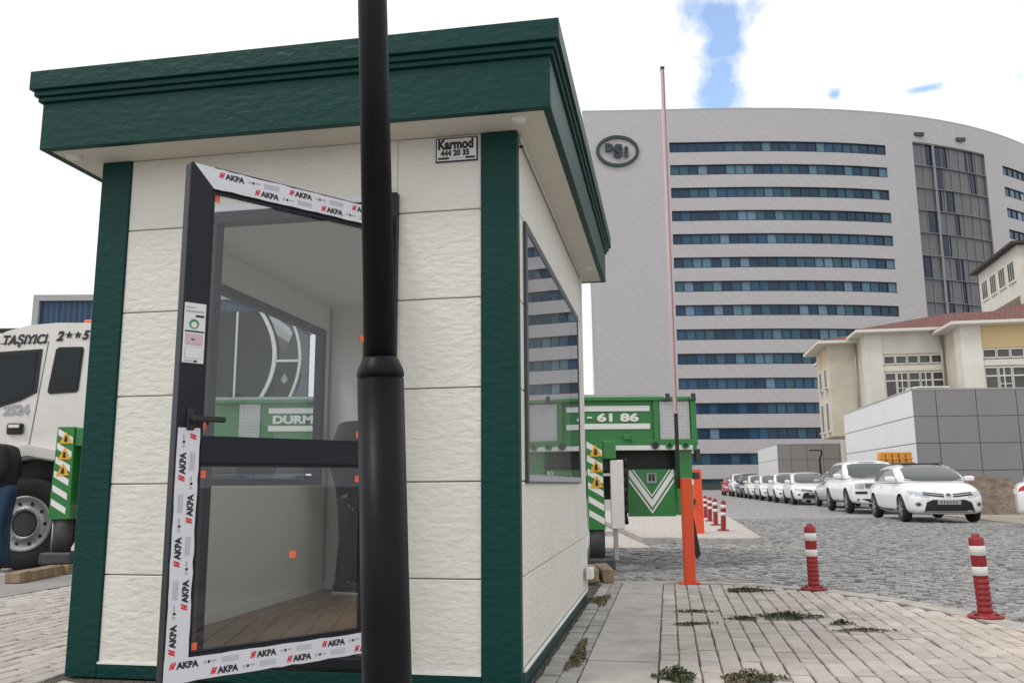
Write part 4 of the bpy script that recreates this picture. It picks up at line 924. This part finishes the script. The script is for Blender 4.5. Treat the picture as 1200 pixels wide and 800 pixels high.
# ------------------------------------------------------------------ timber blocks
def block(label, x0, x1, y0, y1, z0, z1, group):
    b = MB(); b.box(-(x1-x0)/2, (x1-x0)/2, -(y1-y0)/2, (y1-y0)/2, 0, z1-z0, M_['wood'], .008)
    for v in b.bm.verts: v.co += Vector(rng.normal(0, .003, 3))
    o = b.build('timber_block'); o.location = ((x0+x1)/2, (y0+y1)/2, z0); o.rotation_euler = (0, 0, random.uniform(-.04, .04)); tag(o, label, 'wood block', group)
nm = ['nearest', 'second', 'third', 'fourth', 'fifth', 'farthest']
for k in range(6):
    block('weathered timber block, %s in the row under the left outrigger pad' % nm[k], -5.12-.03*(k > 3), -4.96+.05*(k > 3), 8.84+k*.215, 9.04+k*.215, .003, .108, 'timber blocks under the left outrigger')
block('brown timber block left one of the pair beside the cabin corner', .70, .835, 8.5, 9.1, .006, .135, 'timber blocks by the right outrigger')
block('brown timber block right one of the pair beside the cabin corner', .85, .97, 8.52, 9.15, .006, .13, 'timber blocks by the right outrigger')

# ------------------------------------------------------------------ cars
def ray_decal(b, bvh, poly, view, m, off=.006, cuts=3):
    """polygon laid on the bodywork: seen from 'front'/'rear' as (y, z) or from 'left'/'right' as (x, z)"""
    q = bmesh.new(); f = q.faces.new([q.verts.new((a, c, 0)) for a, c in poly]); bmesh.ops.triangulate(q, faces=[f]); bmesh.ops.subdivide_edges(q, edges=q.edges[:], cuts=cuts, use_grid_fill=True)
    D_ = {'front': Vector((-1, 0, 0)), 'rear': Vector((1, 0, 0)), 'left': Vector((0, -1, 0)), 'right': Vector((0, 1, 0))}[view]
    for v in q.verts:
        a, c = v.co.x, v.co.y
        o = Vector((3, a, c)) if view == 'front' else Vector((-9, a, c)) if view == 'rear' else Vector((a, 3, c)) if view == 'left' else Vector((a, -3, c))
        h = bvh.ray_cast(o, D_)
        v.co = (h[0]-D_*off) if h[0] is not None else (bvh.find_nearest(o+D_*2)[0]-D_*off)
    b.add(q, m, smooth=True)
def loft(stations, m, sub=2):
    """stations: (x, [(y, z), ...]) half sections from bottom centre to top centre"""
    b = bmesh.new(); rings = []
    for x, s_ in stations:
        full = [(y, z) for y, z in s_]+[(-y, z) for y, z in s_[::-1] if y > 1e-6]
        rings.append([b.verts.new((x if not isinstance(x, tuple) else x[0], y, z)) for y, z in full])
    n_ = len(rings[0])
    for A, B in zip(rings, rings[1:]):
        for k in range(n_): b.faces.new((A[k], A[(k+1) % n_], B[(k+1) % n_], B[k]))
    b.faces.new(rings[0]); b.faces.new(rings[-1][::-1]); bmesh.ops.recalc_face_normals(b, faces=b.faces)
    me = bpy.data.meshes.new('tmp'); b.to_mesh(me); b.free(); me.materials.append(m)
    o = bpy.data.objects.new('tmp', me); COL.objects.link(o); md = o.modifiers.new('s', 'SUBSURF'); md.levels = sub; md.render_levels = sub
    return o
def evaluated(o):
    dg = bpy.context.evaluated_depsgraph_get(); return bpy.data.meshes.new_from_object(o.evaluated_get(dg))
def car(label, cat, loc, yaw, paint, L=4.4, Wd=1.78, H=1.55, wb=2.7, fo=.88, r=.32, hood=.98, belt=1.0, cowl=1.0, rf=1.75, rr=3.9, tail=4.25, style='mpv', group='cars parked along the road', away=False):
    t = thing('parked_car', label, cat, loc, yaw, group); hw = Wd/2; zb = .20 if style != 'suv' else .30
    def sec(w_, z0, zt, crown=.02, sh=.9):
        zm = z0+(zt-z0)*.5
        return [(0, z0), (w_*.80, z0), (w_*.96, z0+.06), (w_, zm), (w_*.985, z0+(zt-z0)*.82), (w_*sh, zt-.01), (w_*.45, zt+crown*.8), (0, zt+crown)]
    nz_ = hood-.24 if style != 'suv' else hood-.06
    tl = belt-.02
    if style == 'suv': fr_ = [(-.02, sec(hw*.80, zb+.06, nz_-.06)), (-.05, sec(hw*.88, zb+.02, nz_-.02)), (-.20, sec(hw*.97, zb, nz_+.01)), (-.65, sec(hw, zb, hood-.01))]
    else: fr_ = [(-.02, sec(hw*.66, zb+.1, nz_-.16)), (-.05, sec(hw*.80, zb+.02, nz_-.06)), (-.28, sec(hw*.95, zb, nz_+.06)), (-.65, sec(hw, zb, (nz_+hood)/2+.03))]
    st = fr_+[(-cowl, sec(hw, zb, hood)), (-cowl-.6, sec(hw, zb, belt-.01)),
          (-L*.55, sec(hw, zb, belt)), (-L+.75, sec(hw, zb, belt+.02)), (-L+.3, sec(hw*.97, zb+.02, tl)), (-L+.08, sec(hw*.88, zb+.08, tl-.06)), (-L+.03, sec(hw*.74, zb+.14, tl-.14))]
    body = loft(st, paint)
    for xw in (-fo, -fo-wb):
        cb_ = bmesh.new(); bmesh.ops.create_cone(cb_, cap_ends=True, segments=36, radius1=r*1.16, radius2=r*1.16, depth=Wd+1); bmesh.ops.transform(cb_, matrix=Matrix.Translation((xw, 0, r)) @ Matrix.Rotation(math.pi/2, 4, 'X'), verts=cb_.verts)
        me = bpy.data.meshes.new('c'); cb_.to_mesh(me); cb_.free(); me.materials.append(M_['black']); co_ = bpy.data.objects.new('c', me); COL.objects.link(co_)
        md = body.modifiers.new('b', 'BOOLEAN'); md.operation = 'DIFFERENCE'; md.object = co_; md.solver = 'EXACT'
        try: md.material_mode = 'TRANSFER'
        except Exception: pass
    me = evaluated(body); bl_ = bmesh.new(); bl_.from_mesh(me); mats_ = list(me.materials)
    for o in [o for o in COL.objects if o.name.startswith('c') and o.name.split('.')[0] == 'c']: bpy.data.objects.remove(o)
    bpy.data.objects.remove(body)
    hb = hw*.90; ht = hw*.70
    def gs(hb_, z0, ht_, z1, cr=.03): return [(0, z0-.03), (hb_, z0-.03), (hb_*.99, z0+.03), ((hb_+ht_)/2+.012, (z0+z1)/2+.05), (ht_+.035, z1-.06), (ht_-.05, z1), (ht_*.5, z1+cr), (0, z1+cr)]
    rearz = H-.06 if style in ('mpv', 'suv', 'hatch') else H-.05
    gst = [(-cowl+.06, gs(hb*.93, hood-.02, hb*.86, hood+.035, .01)), (-(cowl*.55+rf*.45), gs(hb, belt-.02, hb*.87, hood+(H-hood)*.52, .03)), (-rf, gs(hb, belt, ht*1.02, H-.045, .03)), (-(rf+.45), gs(hb, belt, ht, H-.03, .03)), (-(rf+rr)/2, gs(hb, belt, ht, H-.03, .03)), (-rr, gs(hb*.97, belt, ht*.95, rearz, .02)), (-(rr+tail)/2, gs(hb*.93, belt, ht*.95, belt+(rearz-belt)*.62, .02)), (-tail, gs(hb*.86, belt-.02, hb*.8, belt+.04, .01))]
    gh = loft(gst, paint, 2); mg = evaluated(gh); bpy.data.objects.remove(gh)
    bg_ = bmesh.new(); bg_.from_mesh(mg)
    cb = MB(); 
    for f in bl_.faces: f.smooth = True
    # split body by material
    for mi_, mt in enumerate(mats_):
        sub = bmesh.new(); mp = {}
        for f in bl_.faces:
            if f.material_index == mi_:
                vs = []
                for v in f.verts:
                    if v not in mp: mp[v] = sub.verts.new(v.co)
                    vs.append(mp[v])
                nf = sub.faces.new(vs); nf.smooth = mi_ == 0
        cb.add(sub, mt if mt else paint)
    for f in bg_.faces: f.smooth = True
    cb.add(bg_, paint)
    bmesh.ops.triangulate(cb.bm, faces=[f for f in cb.bm.faces if len(f.verts) > 4])
    bvh = BVHTree.FromBMesh(cb.bm)
    cb.build('body', t)
    # glazing
    q = MB(); zc = hood+.035; wt = ht*.93
    ray_decal(q, bvh, [(-hb*.86, zc), (-hb*.4, zc-.02), (hb*.4, zc-.02), (hb*.86, zc), (wt+.04, H-.085), (wt*.6, H-.05), (-wt*.6, H-.05), (-wt-.04, H-.085)], 'front', M_['carglass'], .014, 6); q.build('windscreen', t)
    q = MB(); ray_decal(q, bvh, [(-hb*.68, belt+.06), (hb*.68, belt+.06), (wt*.9, rearz-.1), (-wt*.9, rearz-.1)], 'rear', M_['carglass']); q.build('rear_window', t)
    zr = H-.13
    xs_ = [-(cowl+.32), -(rf+.18), -(rf+.95), -(rf+1.02), -(rr-.25) if rr-rf > 1.9 else -(rr-.1)]
    for side in ('left', 'right'):
        q = MB(); ray_decal(q, bvh, [(xs_[0]-.08, belt+.03), (xs_[2], belt+.03), (xs_[2], zr), (xs_[1]-.12, zr-.01)], side, M_['carglass'], .008, 2); q.build('side_window', t)
        q = MB(); ray_decal(q, bvh, [(xs_[3], belt+.03), (xs_[4], belt+.04), (xs_[4]+.12, zr-.03), (xs_[3], zr)], side, M_['carglass'], .008, 2); q.build('side_window', t)
        if style in ('mpv', 'suv'):
            q = MB(); ray_decal(q, bvh, [(xs_[4]-.07, belt+.04), (-(tail-.28), belt+.08), (-(rr-.02), zr-.06), (xs_[4]+.05, zr-.03)], side, M_['carglass'], .008, 2); q.build('side_window', t)
        q = MB()
        for xd in (-(cowl+.15), xs_[2]-.03, xs_[4]-.1): ray_decal(q, bvh, [(xd, zb+.18), (xd+.012, zb+.18), (xd+.012, belt-.03), (xd, belt-.03)], side, M_['grey'], .003, 2)
        ray_decal(q, bvh, [(-(cowl+.1), zb+.0), (-L+1.15, zb+.0), (-L+1.15, zb+.09), (-(cowl+.1), zb+.09)], side, M_['black'], .004, 2)
        for xd in (xs_[2]+.2, xs_[4]+.12): ray_decal(q, bvh, [(xd-.18, belt-.14), (xd, belt-.14), (xd, belt-.105), (xd-.18, belt-.105)], side, M_['chrome'], .02, 1)
        q.build('door_trim', t)
        s_ = 1 if side == 'left' else -1
        q = MB(); q.box(-(cowl+.52), -(cowl+.36), s_*(hw*.93), s_*(hw+.17), belt+.02, belt+.15, paint, .04, seg=2); q.build('wing_mirror', t)
    if style == 'mpv':
        q = MB(); ray = bvh.ray_cast(Vector((-(rf+1), 0, 3)), Vector((0, 0, -1)))[0]; q.box(-(rr-.4), -(rf+.02), -ht*.78, ht*.78, ray.z-.012, ray.z+.006, M_['black'], .004); q.build('sunroof', t)
    # front face
    z_ = nz_
    for s_ in (-1, 1):
        q = MB()
        if style == 'suv': ray_decal(q, bvh, [(s_*hw*.60, z_-.26), (s_*hw*.93, z_-.24), (s_*hw*.93, z_-.08), (s_*hw*.60, z_-.10)], 'front', M_['lens'], .01)
        else: ray_decal(q, bvh, [(s_*hw*.48, z_-.14), (s_*hw*.90, z_-.09), (s_*hw*.97, z_+.06), (s_*hw*.80, z_+.02), (s_*hw*.52, z_-.05)], 'front', M_['lens'], .01)
        q.build('headlight', t)
        q = MB(); ray_decal(q, bvh, [(s_*hw*.82, belt-.24), (s_*hw*.97, belt-.20), (s_*hw*.95, belt-.05), (s_*hw*.84, belt-.07)], 'rear', M_['taillens'], .01); q.build('tail_light', t)
        if style == 'suv': continue
        q = MB()
        cyf = s_*hw*.76; ray_decal(q, bvh, [(cyf+.07*math.cos(k*math.pi/5), zb+.25+.055*math.sin(k*math.pi/5)) for k in range(10)], 'front', M_['grey'], .008, 1); ray_decal(q, bvh, [(cyf+.045*math.cos(k*math.pi/5), zb+.25+.036*math.sin(k*math.pi/5)) for k in range(10)], 'front', M_['dark'], .012, 1); q.build('fog_lamp', t)
    q = MB()
    if style == 'suv':
        ray_decal(q, bvh, [(-hw*.55, z_-.24), (hw*.55, z_-.24), (hw*.58, z_-.09), (-hw*.58, z_-.09)], 'front', M_['rim'], .012)
        for k in range(4): ray_decal(q, bvh, [(-hw*.54, z_-.225+k*.035), (hw*.54, z_-.225+k*.035), (hw*.54, z_-.212+k*.035), (-hw*.54, z_-.212+k*.035)], 'front', M_['black'], .018)
        q.build('grille', t); q = MB(); ray_decal(q, bvh, [(-hw*.78, zb+.03), (hw*.78, zb+.03), (hw*.82, zb+.17), (-hw*.82, zb+.17)], 'front', M_['black'], .012); 
        for s_ in (-1, 1): ray_decal(q, bvh, [(s_*hw*.5, z_-.42), (s_*hw*.86, z_-.42), (s_*hw*.86, z_-.34), (s_*hw*.5, z_-.34)], 'front', M_['black'], .012)
        q.build('bumper_intake', t)
    else:
        for k, (a, c) in enumerate(((-.10, -.065), (-.045, -.02))):
            for s_ in (-1, 1): ray_decal(q, bvh, [(s_*.10, z_+a-.03), (s_*hw*.62, z_+a+.015), (s_*hw*.62, z_+c+.02), (s_*.10, z_+c-.03)], 'front', M_['black'], .012)
        q.build('grille', t)
        q = MB(); ray_decal(q, bvh, [(-hw*.64, zb+.06), (hw*.64, zb+.06), (hw*.56, zb+.30), (hw*.40, zb+.36), (-hw*.40, zb+.36), (-hw*.56, zb+.30)], 'front', M_['black'], .012)
        ray_decal(q, bvh, [(-hw*.60, zb+.075), (hw*.60, zb+.075), (hw*.60, zb+.095), (-hw*.60, zb+.095)], 'front', M_['chrome'], .018); q.build('bumper_intake', t)
        q = MB(); ray_decal(q, bvh, [(.075*math.cos(k*math.pi/6), z_-.075+.05*math.sin(k*math.pi/6)) for k in range(12)], 'front', M_['chrome'], .02, 1); ray_decal(q, bvh, [(.05*math.cos(k*math.pi/6), z_-.075+.03*math.sin(k*math.pi/6)) for k in range(12)], 'front', M_['dark'], .024, 1); q.build('badge', t)
    q = MB(); ph = zb+.30 if style != 'suv' else z_-.40
    h0 = bvh.ray_cast(Vector((3, .22, ph)), Vector((-1, 0, 0)))[0]; q.box(h0.x-.01, h0.x+.035, -.26, .26, ph-.055, ph+.055, M_['grey'], .004)
    for k in range(6): q.box(h0.x+.035, h0.x+.038, -.2+k*.07, -.17+k*.07, ph-.025, ph+.025, M_['ink'])
    q.build('number_plate', t)
    q = MB(); h0 = bvh.ray_cast(Vector((-9, .22, belt-.25)), Vector((1, 0, 0)))[0]; q.box(h0.x-.012, h0.x+.01, -.26, .26, belt-.30, belt-.19, M_['white'], .004); q.build('number_plate', t)
    for xw in (-fo, -fo-wb):
        for s_ in (-1, 1):
            mt = Matrix.Translation((xw, s_*(hw-.11), r)) @ Matrix.Rotation(-s_*math.pi/2, 4, 'X')
            q = MB(); q.lathe([(r*.6, -.1), (r*.93, -.1), (r, -.06), (r, .06), (r*.93, .1), (r*.68, .1)], M_['rubber'], 32, mt); wo = q.build('wheel', t)
            q = MB(); q.lathe([(r*.70, .06), (r*.69, .104), (r*.64, .104), (r*.62, .05), (.02, .05)], M_['dark'], 28, mt)
            for k in range(7):
                a = k*2*math.pi/7
                bx = bmesh.new(); bmesh.ops.create_cube(bx, size=1); bmesh.ops.scale(bx, vec=(r*.60, r*.13, .03), verts=bx.verts); bmesh.ops.translate(bx, vec=(r*.36, 0, .088), verts=bx.verts)
                q.add(bx, M_['rim'], mt @ Matrix.Rotation(a, 4, 'Z'))
            q.cyl(mt @ Vector((0, 0, .05)), mt @ Vector((0, 0, .105)), r*.15, M_['rim'], n=14); q.build('rim', wo)
    return t
HD = math.atan2(-.985, -.165)   # nose towards the camera
def front_at(y, dx=0): return (9.85+.1475*(y-20.9)+dx+.86, y-.1, ROAD)
car('white people carrier with black grille facing the camera, nearest whole car', 'car', front_at(20.95, -.24), HD, M_['carwhite'], 4.42, 1.80, 1.47, 2.72, .90, .325, .99, .98, .98, 1.85, 3.75, 4.28, 'mpv')
car('tall white off-roader with grey slatted grille just behind the people carrier', 'suv', front_at(27.3, .0), HD, M_['carwhite'], 4.95, 2.0, 1.72, 2.92, .88, .38, 1.10, 1.12, 1.25, 1.95, 4.45, 4.85, 'suv')
c3 = car('silver hatchback seen from its tail behind the tall white off-roader', 'car', front_at(38.0, .3), HD+math.pi, M_['carsilver'], 4.2, 1.78, 1.5, 2.6, .85, .31, .95, .97, 1.1, 1.9, 3.6, 4.05, 'hatch'); c3.location = (front_at(33.6)[0]+.65+.165*4.1, 33.5+4.1, ROAD)
car('plain white saloon half hidden behind the silver hatchback', 'car', front_at(38.6, .1), HD, M_['carwhite'], 4.4, 1.78, 1.47, 2.65, .88, .31, .95, .96, 1.1, 1.95, 3.3, 4.0, 'sedan')
def far_car(label, y, paint, style, **k): return car(label, 'car', front_at(y), HD, paint, style=style, **k)
far_car('white hatchback with dark grille, fifth back along the parked row', 43.2, M_['carwhite'], 'hatch', L=4.2, H=1.5, wb=2.6, fo=.85, hood=.95, belt=.97, cowl=1.05, rf=1.8, rr=3.5, tail=4.0)
far_car('white saloon with black lower grille, sixth back along the parked row', 48.4, M_['carwhite'], 'sedan', L=4.5, H=1.48, wb=2.7, hood=.95, belt=.97, cowl=1.15, rf=2.0, rr=3.4, tail=4.1)
far_car('off-white saloon parked just in front of the navy blue car', 53.8, M_['twhite'], 'hatch', L=4.2, H=1.5, wb=2.6, fo=.85, hood=.95, belt=.97, cowl=1.05, rf=1.8, rr=3.5, tail=4.0)
far_car('dark navy blue car in the far part of the parked row', 58.4, M_['carblue'], 'mpv', L=4.3, H=1.6, wb=2.6, hood=1.0, belt=1.0, cowl=1.05, rf=1.8, rr=3.7, tail=4.15)
far_car('white off-roader between the navy blue car and the red car', 63.6, M_['carwhite'], 'suv', L=4.5, H=1.7, wb=2.7, r=.35, hood=1.1, belt=1.1, cowl=1.15, rf=1.85, rr=3.95, tail=4.35)
far_car('small red car at the far end of the parked row', 69.8, M_['carred'], 'hatch', L=4.0, H=1.45, wb=2.5, fo=.8, hood=.93, belt=.95, cowl=1.0, rf=1.7, rr=3.3, tail=3.85)
cr_ = car('white car cut off by the right edge with only its red tail light corner showing', 'car', (14.2, 17.0, ROAD+.01), R(-25), M_['carwhite'], 4.3, 1.78, 1.5, 2.6, .85, .32, .98, 1.0, 1.1, 1.9, 3.6, 4.1, 'hatch')
cr_.location = (11.13+4.1*math.cos(R(-28)), 18.9+4.1*math.sin(R(-28)), ROAD+.01); cr_.rotation_euler = (0, 0, R(-28))

# ------------------------------------------------------------------ earth heap and orange barrier stack
n_ = 40; V = []; Fc = []
for j in range(n_+1):
    for i in range(n_+1):
        x = -2.6+5.2*i/n_; y = -1.8+3.6*j/n_; d = math.hypot(x/2.5, y/1.7)
        h = 1.12*max(0, 1-d)**.75*(1+.25*math.sin(x*1.7+.5)) + (.12*math.sin(x*5+y*3)*math.sin(y*6-x*2)+rng.normal(0, .035))*max(0, 1-d)
        V.append((x, y, h-.02))
for j in range(n_):
    for i in range(n_): k = j*(n_+1)+i; Fc.append((k, k+1, k+n_+2, k+n_+1))
o = from_arrays('earth_heap', V, Fc, M_['heap']); o.location = (14.9, 27.6, ROAD); tag(o, 'brown heap of excavated earth in front of the grey annex wall', 'earth heap')
t = thing('barrier_stack', 'orange plastic slatted barrier panels showing above the white people carrier', 'barrier', (13.72, 31.0, ROAD), -.05)
ob = mat('orange_plastic', (.62, .27, .04), .5, var=.2, vscale=5)
for k in range(5):
    b = MB(); x = -.55+k*.235; b.box(x, x+.20, -.15, .15, 0, 2.05, ob, .04, seg=2); b.box(x-.01, x+.215, -.16, .16, 1.78, 1.84, ob, .01); b.build('barrier_panel', t)
b = MB(); b.box(-.6, .66, -.17, .17, 1.62, 1.68, M_['wood']); b.build('strap', t)

# ------------------------------------------------------------------ weeds in the paving joints
def weed(label, x, y, rx, ry, n_, hgt, dry=.15, ang=0):
    V = []; Fc = []; Mi = []
    for k in range(n_):
        a = rng.uniform(0, 2*math.pi); rr = rng.uniform(0, 1)**.6; cl_ = .75+.25*math.sin(a*3+x*7)
        px, py = rx*rr*cl_*math.cos(a), ry*rr*cl_*math.sin(a); pz = max(.002, hgt*(1-rr)*rng.uniform(.2, 1))
        l_ = rng.uniform(.008, .022); wd = l_*rng.uniform(.25, .5); yaw = rng.uniform(0, 2*math.pi); pit = rng.uniform(.1, 1.2)
        d = Vector((math.cos(yaw)*math.cos(pit), math.sin(yaw)*math.cos(pit), math.sin(pit))); s_ = Vector((-math.sin(yaw), math.cos(yaw), 0))
        p0 = Vector((px*math.cos(ang)-py*math.sin(ang), px*math.sin(ang)+py*math.cos(ang), pz)); i = len(V)
        V += [p0, p0+d*l_*.5+s_*wd, p0+d*l_, p0+d*l_*.5-s_*wd]; Fc.append((i, i+1, i+2, i+3)); Mi.append(1 if rng.random() < dry else 0)
    me = bpy.data.meshes.new('weed'); me.from_pydata(V, [], Fc); me.materials.append(M_['leaf']); me.materials.append(M_['dryleaf']); me.polygons.foreach_set('material_index', Mi)
    o = bpy.data.objects.new('weed_clump', me); COL.objects.link(o); o.location = (x, y, .002); tag(o, label, 'weed', 'weeds growing in the paving')
weed('low green weed patch right of the orange barrier post', 2.07, 7.85, .26, .13, 1100, .035)
weed('sprawling green weed clump in the middle of the brick paving', 1.95, 6.32, .30, .15, 1300, .045, .2, -.1)
weed('thin green weed strand left of the central clump', 1.62, 6.25, .14, .045, 380, .025, .3)
weed('small weed tuft right of the central clump', 2.22, 6.02, .10, .06, 260, .03, .3)
weed('dry brown weed streak in a joint beyond the small tuft', 2.26, 5.75, .26, .035, 330, .015, .8)
weed('dark green weed by the end of the concrete slabs at bottom edge', .80, 4.42, .13, .12, 900, .07, .15)
weed('drying weed clump at the bottom edge between brick rows', 1.15, 4.38, .20, .10, 900, .05, .55, .1)
weed('dry weed streak crossing the slab edge', 1.36, 6.62, .20, .03, 320, .012, .85)
weed('second dry weed streak nearer along the slab edge', 1.22, 6.05, .18, .03, 320, .012, .85)
weed('dead weeds in the brick strip near the cabin corner', .72, 7.3, .10, .40, 700, .02, .8, -.17)
weed('dead weeds along the slab edge beside the cabin', .36, 5.0, .05, .55, 800, .02, .8, -.17)

# ------------------------------------------------------------------ people
def skin_mesh(name, verts, edges, rad, m, parent, sub=2):
    me = bpy.data.meshes.new(name); me.from_pydata(verts, edges, []); o = bpy.data.objects.new(name, me); COL.objects.link(o)
    o.modifiers.new('k', 'SKIN'); md = o.modifiers.new('s', 'SUBSURF'); md.levels = sub; md.render_levels = sub
    for v, r_ in zip(me.skin_vertices[0].data, rad): v.radius = (r_, r_) if not isinstance(r_, tuple) else r_
    me.skin_vertices[0].data[0].use_root = True
    mm_ = evaluated(o); bpy.data.objects.remove(o); mm_.materials.clear(); mm_.materials.append(m)
    for p in mm_.polygons: p.use_smooth = True
    n_ = bpy.data.objects.new(name, mm_); COL.objects.link(n_); n_.parent = parent; return n_
def join_into(a, others):
    bm = bmesh.new(); bm.from_mesh(a.data)
    for o in others: bm.from_mesh(o.data); bpy.data.objects.remove(o)
    bm.to_mesh(a.data); bm.free()
def person(label, loc, rz, top, legs, hgt=1.76, bent=True, lean=0):
    t = thing('person', label, 'person', loc, rz); s = hgt/1.76
    V = lambda *p: Vector(p)*s
    hips, waist, chest, neck, hb = V(0, 0, .94), V(0, -lean*.2, 1.10), V(0, .01-lean*.5, 1.32), V(0, -lean*.9, 1.47-lean*.1), V(0, -.01-lean*1.2, 1.55-lean*.2)
    pts = [hips, waist, chest, neck, hb]; ed = [(0, 1), (1, 2), (2, 3), (3, 4)]; ra = [.085, .08, .13, .058, .062]
    for sx in (-1, 1):
        i = len(pts); pts += [V(sx*.17, .0, 1.40), V(sx*.235, .05, 1.13), V(sx*.20, -.14 if bent else 0, .98 if bent else .88), V(sx*.16, -.22 if bent else -.02, 1.0 if bent else .80)]; ed += [(2, i), (i, i+1), (i+1, i+2), (i+2, i+3)]; ra += [.062, .046, .033, .036]
        i = len(pts); pts += [V(sx*.09, 0, .86), V(sx*.11, -.02, .50), V(sx*.115, .03, .10), V(sx*.13, -.12, .04)]; ed += [(0, i), (i, i+1), (i+1, i+2), (i+2, i+3)]; ra += [.088, .06, .042, .04]
    body = skin_mesh('body', pts, ed, [r_*s for r_ in ra], M_['skin'], t)
    ex = []
    q = MB(); hc = V(0, -.01-lean*1.5, 1.655-lean*.3); q.ball(hc, .1*s, M_['skin'], (.80, .98, 1.18), 3); q.ball(hc+V(0, -.098, -.015), .016*s, M_['skin'], (.8, 1.2, 1.5)); q.ball(hc+V(0, -.075, -.09), .03*s, M_['skin'], (1, .8, .7))
    for sx in (-1, 1): q.ball(hc+V(sx*.083, .0, -.01), .022*s, M_['skin'], (.4, .8, 1.3))
    ex.append(q.build('h', t))
    for sx in (-1, 1):        # hands: palm and five bent fingers
        w_ = V(sx*.16, -.22 if bent else -.02, 1.0 if bent else .80); d = V(-sx*.05, -.06, .0) if bent else V(0, -.01, -.07)
        pv, pe, pr_ = [w_, w_+d*.9], [(0, 1)], [.024, .034]
        for k in range(4):
            o_ = V(0, 0, (.5-k/3)*.06) if bent else V(0, (k/3-.5)*.06, 0); i = len(pv); L_ = (.9, 1, .95, .75)[k]
            c_ = V(0, .02, -.015) if bent else V(-sx*.012, 0, 0)
            pv += [w_+d*1.2+o_, w_+d*(1.2+.55*L_)+o_+c_*.4, w_+d*(1.2+.95*L_)+o_+c_*1.3]; pe += [(1, i), (i, i+1), (i+1, i+2)]; pr_ += [.0105, .0095, .008]
        i = len(pv); th_ = V(0, 0, .04) if bent else V(-sx*.01, -.04, -.02); pv += [w_+d*.5+th_*.8, w_+d*1.1+th_*1.3]; pe += [(0, i), (i, i+1)]; pr_ += [.012, .010]
        ex.append(skin_mesh('h', pv, pe, [r_*s for r_ in pr_], M_['skin'], t, 1))
    join_into(body, ex)
    q = MB()
    for sx in (-1, 1): q.ball(hc+V(sx*.032, -.086, .015), .011*s, M_['white']); q.ball(hc+V(sx*.032, -.095, .015), .005*s, M_['ink'])
    q.build('eyes', t)
    q = MB(); q.ball(hc+V(0, .018, .03), .106*s, M_['hair'], (.84, .98, 1.08), 3); q.build('hair', t)
    # jacket
    pts = [V(0, 0, .84), waist-V(0, 0, .04), chest, neck+V(0, 0, .01)]; ed = [(0, 1), (1, 2), (2, 3)]; ra = [.20, .185, .19, .075]
    for sx in (-1, 1):
        i = len(pts); pts += [V(sx*.18, .0, 1.395), V(sx*.25, .05, 1.13), V(sx*.205, -.13 if bent else 0, .985 if bent else .89), V(sx*.172, -.20 if bent else -.012, .995 if bent else .825)]; ed += [(2, i), (i, i+1), (i+1, i+2), (i+2, i+3)]; ra += [.088, .072, .055, .048]
    skin_mesh('jacket', pts, ed, [(r_*s, r_*s*.86) for r_ in ra], top, t)
    pts = [hips+V(0, 0, .14), hips-V(0, 0, .02)]; ed = [(0, 1)]; ra = [.16, .165]
    for sx in (-1, 1):
        i = len(pts); pts += [V(sx*.095, 0, .82), V(sx*.112, -.02, .50), V(sx*.118, .03, .045)]; ed += [(1, i), (i, i+1), (i+1, i+2)]; ra += [.108, .082, .068]
    skin_mesh('trousers', pts, ed, [r_*s for r_ in ra], legs, t)
    for sx in (-1, 1):
        q = MB(); q.box(sx*.12-.045, sx*.12+.045, -.17, .09, .022, .10, M_['shoe'], .03, seg=3); q.box(sx*.12-.048, sx*.12+.048, -.18, .095, .0, .024, M_['sole'], .006); q.build('shoe', t)
    return t
person('person in a black jacket and blue jeans at the left edge beside the lorry wheel', (-5.97, 10.15, .002), R(-80), M_['jacket'], M_['jeans'], 1.74, True, .16)
pp = cw(-1.93, 2.9)
person('person in dark clothes standing inside the cabin, seen through the door glass', (pp.x, pp.y, .07), R(70), M_['jacket'], M_['trous'], 1.70, False, .16)
